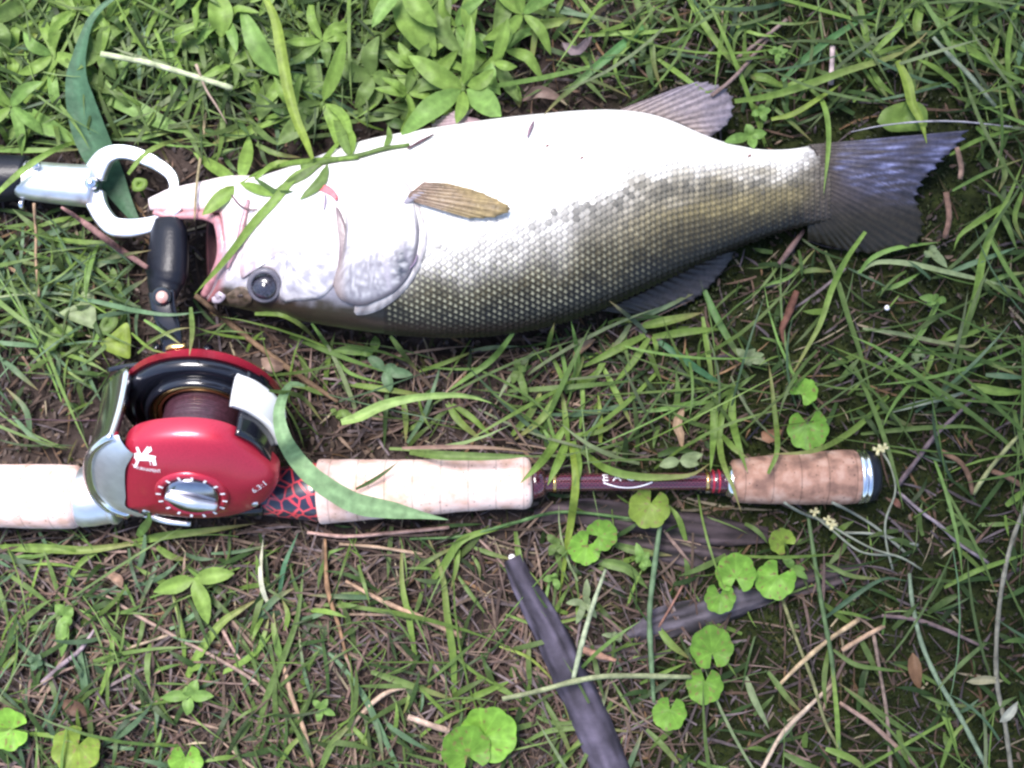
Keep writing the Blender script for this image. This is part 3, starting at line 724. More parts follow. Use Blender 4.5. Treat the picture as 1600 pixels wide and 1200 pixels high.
# ------------------------------------------------------------------ ground
def gz(x, y):
    r = -7 + 7 * mnoise.noise(Vector((x * .006, y * .006, 1))) + 4.5 * mnoise.noise(Vector((x * .03, y * .03, 5))) + 2 * mnoise.noise(Vector((x * .09, y * .09, 8)))
    return min(r, 2)
def build_ground():
    ax = np.concatenate([[-40000, -12000, -5000, -2600, -1700, -1200], np.arange(-900, 2501, 12), [2800, 3300, 4300, 7000, 14000, 42000]])
    ay = np.concatenate([[-40000, -12000, -5000, -2600, -1700, -1200], np.arange(-800, 2001, 12), [2300, 2900, 4300, 7000, 14000, 42000]])
    V = [(x, y, gz(x, y)) for x in ax for y in ay]; V = np.array(V)
    Vw = np.c_[(V[:, 0] - 800) * S, (600 - V[:, 1]) * S, V[:, 2] * S]
    m = bpy.data.materials.new('damp_soil_and_moss'); m.use_nodes = True
    n = m.node_tree.nodes; l = m.node_tree.links; b = n['Principled BSDF']; b.inputs['Roughness'].default_value = .9
    b.inputs['Specular IOR Level'].default_value = .2
    tc = n.new('ShaderNodeTexCoord')
    def noise(sc, det=6): t = n.new('ShaderNodeTexNoise'); t.inputs['Scale'].default_value = sc; t.inputs['Detail'].default_value = det; l.new(tc.outputs['Object'], t.inputs['Vector']); return t
    n1 = noise(70); r1 = n.new('ShaderNodeValToRGB'); e = r1.color_ramp.elements
    e[0].position = .35; e[0].color = (.012, .008, .007, 1); e[1].position = .7; e[1].color = (.055, .040, .036, 1); l.new(n1.outputs[0], r1.inputs[0])
    n2 = noise(120); r2 = n.new('ShaderNodeValToRGB'); e = r2.color_ramp.elements
    e[0].position = .35; e[0].color = (.006, .009, .002, 1); e[1].position = .7; e[1].color = (.027, .036, .008, 1); l.new(n2.outputs[0], r2.inputs[0])
    sx = n.new('ShaderNodeSeparateXYZ'); l.new(tc.outputs['Object'], sx.inputs[0])
    n3 = noise(14, 3)
    mr_ = n.new('ShaderNodeMapRange'); mr_.inputs[1].default_value = -.03; mr_.inputs[2].default_value = .17; l.new(sx.outputs[0], mr_.inputs[0])
    ad = n.new('ShaderNodeMath'); ad.operation = 'ADD'; l.new(mr_.outputs[0], ad.inputs[0]); l.new(n3.outputs[0], ad.inputs[1])
    su = n.new('ShaderNodeMapRange'); su.inputs[1].default_value = .75; su.inputs[2].default_value = 1.05; l.new(ad.outputs[0], su.inputs[0])
    mx = n.new('ShaderNodeMix'); mx.data_type = 'RGBA'; l.new(su.outputs[0], mx.inputs[0]); l.new(r1.outputs[0], mx.inputs[6]); l.new(r2.outputs[0], mx.inputs[7])
    l.new(mx.outputs[2], b.inputs['Base Color'])
    n4 = noise(260); bp = n.new('ShaderNodeBump'); bp.inputs['Strength'].default_value = .9; bp.inputs['Distance'].default_value = .002; l.new(n4.outputs[0], bp.inputs['Height']); l.new(bp.outputs[0], b.inputs['Normal'])
    g = mk('ground', Vw, grid_faces(len(ax), len(ay)), m)
    tag(g, 'dark damp soil with moss and dead plant litter under the grass', 'ground', kind='structure')
build_ground()

def free(C, zlim, marg=0):
    return all(top_of(x, y) <= 0 or z > top_of(x, y) + 4 for x, y, z in C)

def scatter(name, N, field, material, label, cat):
    """N loose strips as one uncountable mass; field(x, y) -> None or (length, width, z0, rise, colour, curl)"""
    V, F, c = [], [], []; made = 0; tries = 0
    while made < N and tries < N * 6:
        tries += 1
        x = random.uniform(-420, 2020); y = random.uniform(-380, 1580)
        inside = -60 < x < 1660 and -60 < y < 1260
        if not inside and random.random() < .55: continue
        r = field(x, y)
        if r is None: continue
        L, w, z0, rise, col, curl, ang = r
        n = 6; a = ang; px, py = x, y; C = []
        for i in range(n):
            t = i / (n - 1); C.append((px, py, gz(x, y) * .6 + z0 + rise * math.sin(min(1, t * 1.1) * 1.9)))
            px += math.cos(a) * L / (n - 1); py += math.sin(a) * L / (n - 1); a += curl
        if z0 + rise > 7 and any(top_of(q[0], q[1]) > 0 for q in C): continue
        k = len(V); sa = a + math.pi / 2; h = 1 + random.uniform(-.3, .3)
        for i, q in enumerate(C):
            t = i / (n - 1); wd = w * (.7 + .6 * t if t < .4 else .94 * (1 - ((t - .4) / .6) ** 2) + .03)
            ux, uy = math.cos(ang + curl * i + 1.57) * wd / 2, math.sin(ang + curl * i + 1.57) * wd / 2; tz = wd * .25 * math.sin(i + x)
            V.append((q[0] + ux, q[1] + uy, q[2] + tz)); V.append((q[0] - ux, q[1] - uy, q[2] - tz))
            cc = tuple(v * h * (1 - .15 * t) for v in col); c += [cc, cc]
        F += [(k + 2 * i, k + 2 * i + 1, k + 2 * i + 3, k + 2 * i + 2) for i in range(n - 1)]
        made += 1
    o = mk(name, toW(np.array(V)), F, material, None, c); tag(o, label, cat, kind='stuff')

def reg(x, y):
    """how lush the sward is: 0 bare litter .. 1 thick"""
    tl = sst(950, 500, x) * sst(330, 120, y); lm = sst(420, 230, x) * sst(640, 480, y)
    tr = .42 * sst(800, 1000, x) * sst(330, 120, y); rr = .22 * sst(1250, 1500, x) * sst(700, 300, y)
    bl = .42 * sst(1100, 600, x) * sst(780, 900, y); md = .14
    return max(tl, lm, tr, rr, bl, md)
def f_litter(x, y):
    if random.random() < .35 * sst(900, 1300, x): return None
    if random.random() < .6 * sst(700, 400, x) * sst(300, 200, y): return None
    col = random.choice(['n', 'n', 'r', 'v', 'n', 'r', 's', 'v', 't', 'o'])
    L = random.choice([14, 25, 40, 60, 110]) * random.uniform(.6, 1.4)
    c = G[col]; kk = random.uniform(.3, .95); c = tuple(q * kk for q in c)
    return L, random.uniform(1.5, 5.0), random.uniform(0, 9), random.uniform(-1, 5), c, random.uniform(-.12, .12), random.uniform(0, 6.28)
def f_fine(x, y):
    g = reg(x, y)
    if random.random() > g ** 1.25 + .04: return None
    bluish = sst(400, 150, x) * sst(250, 400, y)
    cols = ['g', 'd', 'g', 'b', 'd'] + (['u', 'u', 'l'] if random.random() < bluish + .15 else [])
    kk = random.uniform(.5, 1.1); c = tuple(q * kk for q in G[random.choice(cols)])
    L = random.uniform(34, 130) * (.7 + .5 * g)
    return L, random.choice([2.2, 3.5, 5, 7, 9]) * random.uniform(.8, 1.2), random.uniform(2, 16), random.uniform(4, 22 + 20 * g), c, random.uniform(-.16, .16), random.uniform(0, 6.28)
def f_moss(x, y):
    k = sst(700, 1150, x) + .15 + .5 * nz(x, y, .012, 3)
    if random.random() > k * .9: return None
    kk = random.uniform(.3, 1.1); c = tuple(q * kk for q in (.030, .043, .008))
    return random.uniform(5, 12), random.uniform(2.2, 4.5), random.uniform(-3, 4), random.uniform(2, 7), c, random.uniform(-.5, .5), random.uniform(0, 6.28)
def f_duff(x, y):
    if random.random() < .8 * sst(850, 1200, x): return None
    kk = random.uniform(.4, 1.5); c = tuple(q * kk for q in random.choice([(.06, .045, .038), (.08, .062, .056), (.09, .065, .05), (.05, .04, .042)]))
    return random.uniform(5, 16), random.uniform(2.5, 7), random.uniform(-2, 5), random.uniform(0, 4), c, random.uniform(-.5, .5), random.uniform(0, 6.28)
scatter('leaf_crumbs', 15000, f_duff, M_straw, 'crumbs of dead leaf and bark covering the soil', 'leaf litter')
scatter('moss', 26000, f_moss, M_leaf, 'dark green moss carpet between the grass stems on the right', 'moss')
scatter('dead_litter', 6500, f_litter, M_straw, 'dead brown and grey straw bits lying on the soil', 'litter')
def f_thatch(x, y):
    if y < 500 or (y < 800 and (x > 1000 or x < 380)) or x > 1350 or random.random() < .75 * sst(800, 1150, x): return None
    kk = random.uniform(.22, .85); c = tuple(q * kk for q in random.choice([(.21, .145, .125), (.16, .125, .13), (.24, .17, .13), (.15, .095, .08)]))
    return random.uniform(40, 150), random.uniform(1.6, 5.5), random.uniform(1, 16), random.uniform(0, 12), c, random.uniform(-.1, .1), random.uniform(0, 6.28)
scatter('dead_thatch', 2600, f_thatch, M_straw, 'dead grey-brown grass stems matted over the soil below and beside the rod', 'thatch')
scatter('fine_grass', 5000, f_fine, M_leaf, 'fine short grass growing through the litter all around', 'grass')

def f_long(x, y):
    g = .10 + .90 * max(sst(900, 1150, x) * sst(420, 200, y), .8 * sst(420, 250, x) * sst(640, 500, y), .4 * sst(1400, 1560, x), .95 * sst(490, 560, y) * sst(800, 700, y), .8 * sst(700, 500, x) * sst(150, 50, y))
    if random.random() > g: return None
    kk = random.uniform(.6, 1.15); c = tuple(q * kk for q in random.choice([G['b'], G['g'], G['l'], (.15, .22, .08), (.19, .24, .12), (.12, .20, .05), G['u']]))
    return random.uniform(110, 290), random.choice([2.5, 4, 5.5, 7.5]) * random.uniform(.8, 1.2), random.uniform(4, 20), random.uniform(15, 60), c, random.uniform(-.14, .14), random.uniform(0, 6.28)
scatter('long_grass', 620, f_long, M_leaf, 'long thin pale grass blades criss-crossing above the litter', 'grass')
# ------------------------------------------------------------------ traced plants
def ctr(pts): return tuple(np.mean(np.array([p[:2] for p in pts], float), axis=0))
def plant(name, label, cat, group, blades=(), leaves=(), stems=(), over=True):
    """blades: (pts, width, colour[, kwargs]); leaves: the same, leaf-shaped; stems: (pts, radius, colour)"""
    allp = [b[0][0] for b in list(blades) + list(leaves) + list(stems)]
    cx, cy = ctr(allp); t = thing(name, Wp(cx, cy, 0), label, cat, group)
    for b in blades:
        k = dict(over=over); k.update(b[3] if len(b) > 3 else {}); add_rib(t, 'blade', b[0], b[1], col=b[2], **k)
    for b in leaves:
        k = dict(over=over, kind='leaf', arch=16, base=14, cup=.14); k.update(b[3] if len(b) > 3 else {}); add_rib(t, 'leaf', b[0], b[1], col=b[2], **k)
    for b in stems: stem(t, *b)
    return t
def stem(t, pts, r, col, z=None, name='stem', over=True, m=None, jit=.12):
    P = np.array(pts, float); L = np.sum(np.linalg.norm(np.diff(P[:, :2], axis=0), axis=1)); n = int(max(8, min(44, L / 9)))
    C = crom(P[:, :2], n); zz = heights(C, 7 + float(np.max(r)), 10, over) if z is None else np.interp(np.linspace(0, 1, n), np.linspace(0, 1, len(z)), z)
    if z is not None and over: zz = np.maximum(zz, heights(C, 0, 0, True))
    C3 = np.c_[C, zz]; sd = random.random() * 50
    R = np.interp(np.linspace(0, 1, n), np.linspace(0, 1, len(r)), r) if np.ndim(r) else np.full(n, float(r))
    R = R * np.array([1 + jit * 2 * mnoise.noise(Vector((i * .45, sd, 0))) for i in range(n)])
    V, F = tube(C3, R, 8); c0 = np.array(G[col] if isinstance(col, str) else col)
    c = [c0 * (1 + .45 * mnoise.noise(Vector((v[0] * .06, v[1] * .06, sd)))) for v in V]
    return mk(name, toW(V), F, m or (M_straw if col in ('s', 'r', 'n', 'v', 'o', 'w') else M_leaf), t, c)
def single(name, label, cat, pts, w, col, group=None, **k):
    V, F, c = ribbon(pts, w, col=col, **k); o = mk(name, toW(V), F, M_straw if col in ('s', 'r', 'n', 'v', 'o') else M_leaf, None, c); return tag(o, label, cat, group)
def twig(label, pts, r, col, z=None, cat='twig', name='twig', group=None, over=True, m=None):
    o = stem(None, pts, r, col, z, name, over, m); return tag(o, label, cat, group)
GB = 'grass blades lying across the scene'; GT = 'grass plants growing around the fish and rod'; GW = 'broad-leaved weeds at the top'
single('grass_plant', 'wide blue-green grass blade with pale midrib running down under the gripper ring', 'grass',
    [(190, -12), (160, 10), (140, 35), (127, 75), (120, 120), (128, 165), (143, 215), (165, 262), (190, 310), (222, 360)], 50, (.06, .135, .075), GB, kind=[6, 9, 13, 22, 38, 50, 54, 50, 40, 22, 6], z=[60, 62, 60, 54, 48, 40, 32, 24, 18, 14, 12], over=False, n=34, cup=.10)
single('grass_plant', 'long bright leaf blade crossing the cheek of the fish diagonally down to its snout', 'grass', [(548, 200), (500, 255), (462, 275), (430, 312), (395, 350), (352, 405), (304, 460)], 13, 'b', GB, n=30, kind=[3, 8, 11, 14, 14, 12, 9, 1])
single('grass_plant', 'broad drooping pale green blade arching over the reel and the cork grip', 'grass',
    [(476, 603), (455, 600), (440, 625), (436, 655), (448, 695), (480, 738), (520, 768), (560, 788), (620, 798), (700, 812)], 34, (.21, .34, .17), GB, kind=[4, 14, 20, 26, 30, 32, 33, 33, 26, 12, 1], z=[70, 120, 165, 180, 175, 160, 140, 125, 112, 60], n=40, cup=.10)
single('grass_plant', 'short pale curved blade, blunt at its left end, above the cork grip', 'grass', [(533, 660), (560, 652), (600, 633), (650, 621), (705, 617), (740, 621), (768, 630)], 17, (.22, .33, .10), GB, kind=[10, 17, 16, 13, 11, 9, 6, 1], arch=10, base=60)
single('grass_plant', 'thin blue-green blade crossing over the reel handle arm below the snout', 'grass', [(112, 466), (150, 471), (205, 484), (262, 492), (318, 487)], 8, 'u', GB, base=30)
single('grass_plant', 'narrow green blade hanging over the black gripper handle', 'grass', [(-8, 306), (25, 275), (60, 248), (98, 228), (150, 214)], 11, 'b', GB)
single('grass_plant', 'bright blade draped over the narrow end of the fish before the tail', 'grass', [(1262, 136), (1283, 155), (1293, 190), (1294, 235), (1287, 303)], 9, 'b', GB)
single('grass_plant', 'short blade touching the tip of the fin at the top', 'grass', [(1028, 92), (1060, 115), (1088, 135), (1105, 144), (1117, 140)], 9, 'b', GB)
single('grass_plant', 'flat dull blade lying along the upper edge of the middle cork grip', 'grass', [(640, 706), (690, 712), (760, 714), (832, 712)], 15, 'g', GB, base=50)
single('grass_plant', 'tiny dry blade resting on the white face of the cork grip', 'grass', [(556, 764), (580, 752), (602, 738), (622, 722)], 7, 'd', GB)
single('dead_grass', 'pinkish dead blade along the top of the middle cork grip', 'dead grass', [(628, 700), (700, 698), (770, 700), (834, 707)], 7, (.28, .18, .15), GB, base=52)
single('dead_grass', 'white tipped dead blade standing in the litter below the reel seat', 'dead grass', [(424, 952), (411, 925), (407, 890), (411, 842)], 8, (.55, .55, .42), GB, arch=30)

P_ = plant
P_('broadleaf_weed', 'leafy weed sprig whose four leaves lie over the chin of the fish', 'weed', GW,
   leaves=[([(372, 286), (345, 268), (302, 238)], 19, 'b'), ([(376, 282), (385, 245), (389, 212)], 22, 'b'), ([(368, 290), (345, 310), (316, 336)], 24, 'b'), ([(376, 287), (400, 295), (428, 306)], 16, 'b'), ([(372, 288), (352, 277), (340, 262)], 10, 'l')],
   stems=[([(375, 288), (410, 268), (450, 256), (500, 251), (560, 246)], [3, 4, 5, 5, 3], 'b')])
P_('broadleaf_weed', 'prostrate weed stem lying on the throat of the fish with narrow leaves', 'weed', GW,
   leaves=[([(500, 256), (470, 276), (430, 296)], 13, 'g'), ([(512, 256), (500, 285), (468, 312)], 17, 'g'), ([(548, 246), (535, 215), (524, 178), (519, 160)], 17, 'g'), ([(548, 244), (550, 215), (538, 190)], 12, 'b'), ([(398, 278), (430, 300), (460, 298)], 10, 'd'), ([(600, 232), (608, 215), (606, 196)], 10, 'g')],
   stems=[([(470, 262), (510, 252), (560, 243), (600, 232), (640, 226)], [4, 4.5, 4, 3], 'g')])
P_('broadleaf_weed', 'large bright rosette overlapping the pink fin above the belly', 'weed', GW,
   leaves=[([(722, 138), (690, 120), (638, 87)], 34, 'b', dict(z=[60, 75, 60])), ([(724, 132), (733, 90), (736, 26)], 21, 'b', dict(z=[60, 90, 85])), ([(730, 134), (750, 128), (772, 108)], 24, 'b', dict(z=[60, 78, 72])), ([(720, 140), (680, 165), (627, 210)], 36, 'l', dict(z=[60, 90, 96])),
           ([(724, 142), (722, 165), (713, 193)], 21, 'b', dict(z=[60, 95, 108])), ([(730, 140), (755, 158), (783, 182)], 40, 'l', dict(z=[60, 80, 90])), ([(716, 130), (670, 130), (630, 148)], 24, 'g', dict(z=[40, 48, 40]))],
   stems=[([(724, 138), (722, 150), (716, 172)], 4, 'g', [62, 40, 8])])
P_('broadleaf_weed', 'star-shaped weed with upright pointed leaves left of the big rosette', 'weed', GW,
   leaves=[([(505, 158), (520, 120), (540, 55)], 24, 'b', dict(z=[40, 70, 95])), ([(502, 160), (485, 138), (460, 112)], 24, 'l'), ([(505, 160), (520, 190), (528, 232)], 20, 'b', dict(z=[40, 46, 60])), ([(508, 162), (535, 180), (552, 220)], 16, 'b', dict(z=[40, 60, 90])), ([(500, 163), (465, 170), (400, 202)], 17, 'b'), ([(498, 165), (470, 190), (434, 226)], 34, 'g', dict(z=[34, 42, 40])),
           ([(500, 155), (490, 110), (480, 50)], 24, 'g', dict(z=[30, 40, 40]))], stems=[([(505, 160), (500, 175), (490, 190)], 3.5, 'g', [42, 25, 5])])
P_('broadleaf_weed', 'weed with one long pale leaf standing beside the tall bright blade', 'weed', GW,
   leaves=[([(436, 118), (405, 75), (376, 14)], 34, 'l', dict(z=[40, 60, 50])), ([(432, 122), (418, 150), (405, 188)], 34, 'g'), ([(440, 122), (450, 150), (448, 182)], 22, 'g'), ([(436, 112), (425, 70), (440, 30)], 24, 'd'), ([(440, 116), (462, 90), (468, 60)], 20, 'g')])
P_('broadleaf_weed', 'weed at the upper right of the rosette with two upright leaves', 'weed', GW,
   leaves=[([(772, 96), (785, 65), (793, 28)], 21, 'b', dict(z=[55, 75, 85])), ([(772, 98), (790, 103), (808, 104)], 16, 'b', dict(z=[55, 66, 60])), ([(768, 98), (765, 125), (782, 148)], 24, 'l', dict(z=[50, 50, 40])), ([(775, 98), (790, 125), (812, 158)], 22, 'g', dict(z=[30, 34, 30]))])
P_('broadleaf_weed', 'big leaves hanging in from the top edge above the rosette', 'weed', GW,
   leaves=[([(625, -18), (600, 12), (581, 43)], 24, 'l', dict(z=[75, 85, 80])), ([(628, -15), (655, 12), (683, 42)], 36, 'b', dict(z=[70, 80, 70])), ([(625, -10), (645, 35), (680, 88)], 52, 'b', dict(z=[50, 60, 45])), ([(700, -15), (690, 40), (722, 88)], 30, 'g', dict(z=[50, 50, 40])), ([(745, -20), (732, 20), (735, 60)], 26, 'b', dict(z=[60, 66, 50])), ([(700, 5), (670, 10), (720, 22)], 16, 'l')])
P_('broadleaf_weed', 'round-tipped spoon-shaped leaf on a stalk near the top, right of the cut straw', 'weed', GW,
   leaves=[([(346, 58), (345, 30), (338, -8)], 42, 'b', dict(z=[40, 55, 45], kind=[4, 26, 38, 42, 36, 18])), ([(340, 60), (325, 70), (262, 74)], 22, 'g')], stems=[([(346, 58), (348, 85), (345, 112)], 4.5, 'g', [40, 34, 10])])
P_('broadleaf_weed', 'small weed with three oval leaves below the cut straw', 'weed', GW,
   leaves=[([(295, 157), (278, 145), (260, 130)], 15, 'l'), ([(293, 160), (272, 166), (250, 172)], 13, 'b'), ([(298, 156), (308, 140), (311, 120)], 12, 'b'), ([(330, 228), (305, 215), (283, 203)], 15, 'g')])
P_('broadleaf_weed', 'pale pointed leaves between the cut straw and the top left corner', 'weed', GW,
   leaves=[([(148, 52), (170, 42), (194, 48)], 20, 'l'), ([(110, 75), (104, 52), (95, 30)], 28, 'g'), ([(98, 185), (85, 150), (80, 115), (72, 78)], 17, 'l', dict(arch=24)), ([(70, 78), (105, 95), (150, 130), (186, 158)], 26, 'g'), ([(200, 118), (185, 105), (175, 92)], 17, 'b'), ([(0, 65), (12, 75), (22, 88)], 26, 'l')])
P_('broadleaf_weed', 'long tapering leaves slanting right of the wide blue-green blade', 'weed', GW,
   leaves=[([(150, 148), (200, 165), (250, 190), (300, 208)], 27, 'l', dict(cup=.08)), ([(-5, 150), (45, 182), (90, 205), (126, 228)], 30, 'l', dict(cup=.08)), ([(-5, 175), (30, 178), (55, 190)], 20, 'l'), ([(60, 205), (30, 205), (5, 218)], 22, 'g'), ([(430, 190), (460, 185), (485, 160)], 24, 'g')])
P_('broadleaf_weed', 'weed leaves in shade along the belly edge under the rosette', 'weed', GW,
   leaves=[([(640, 150), (620, 170), (560, 190)], 22, 'g'), ([(600, 140), (570, 165), (562, 182)], 26, 'g'), ([(560, 100), (590, 75), (640, 110)], 22, 'g'), ([(600, 188), (620, 192), (640, 200)], 18, 'd'), ([(655, 155), (635, 170), (628, 190)], 18, 'g')])
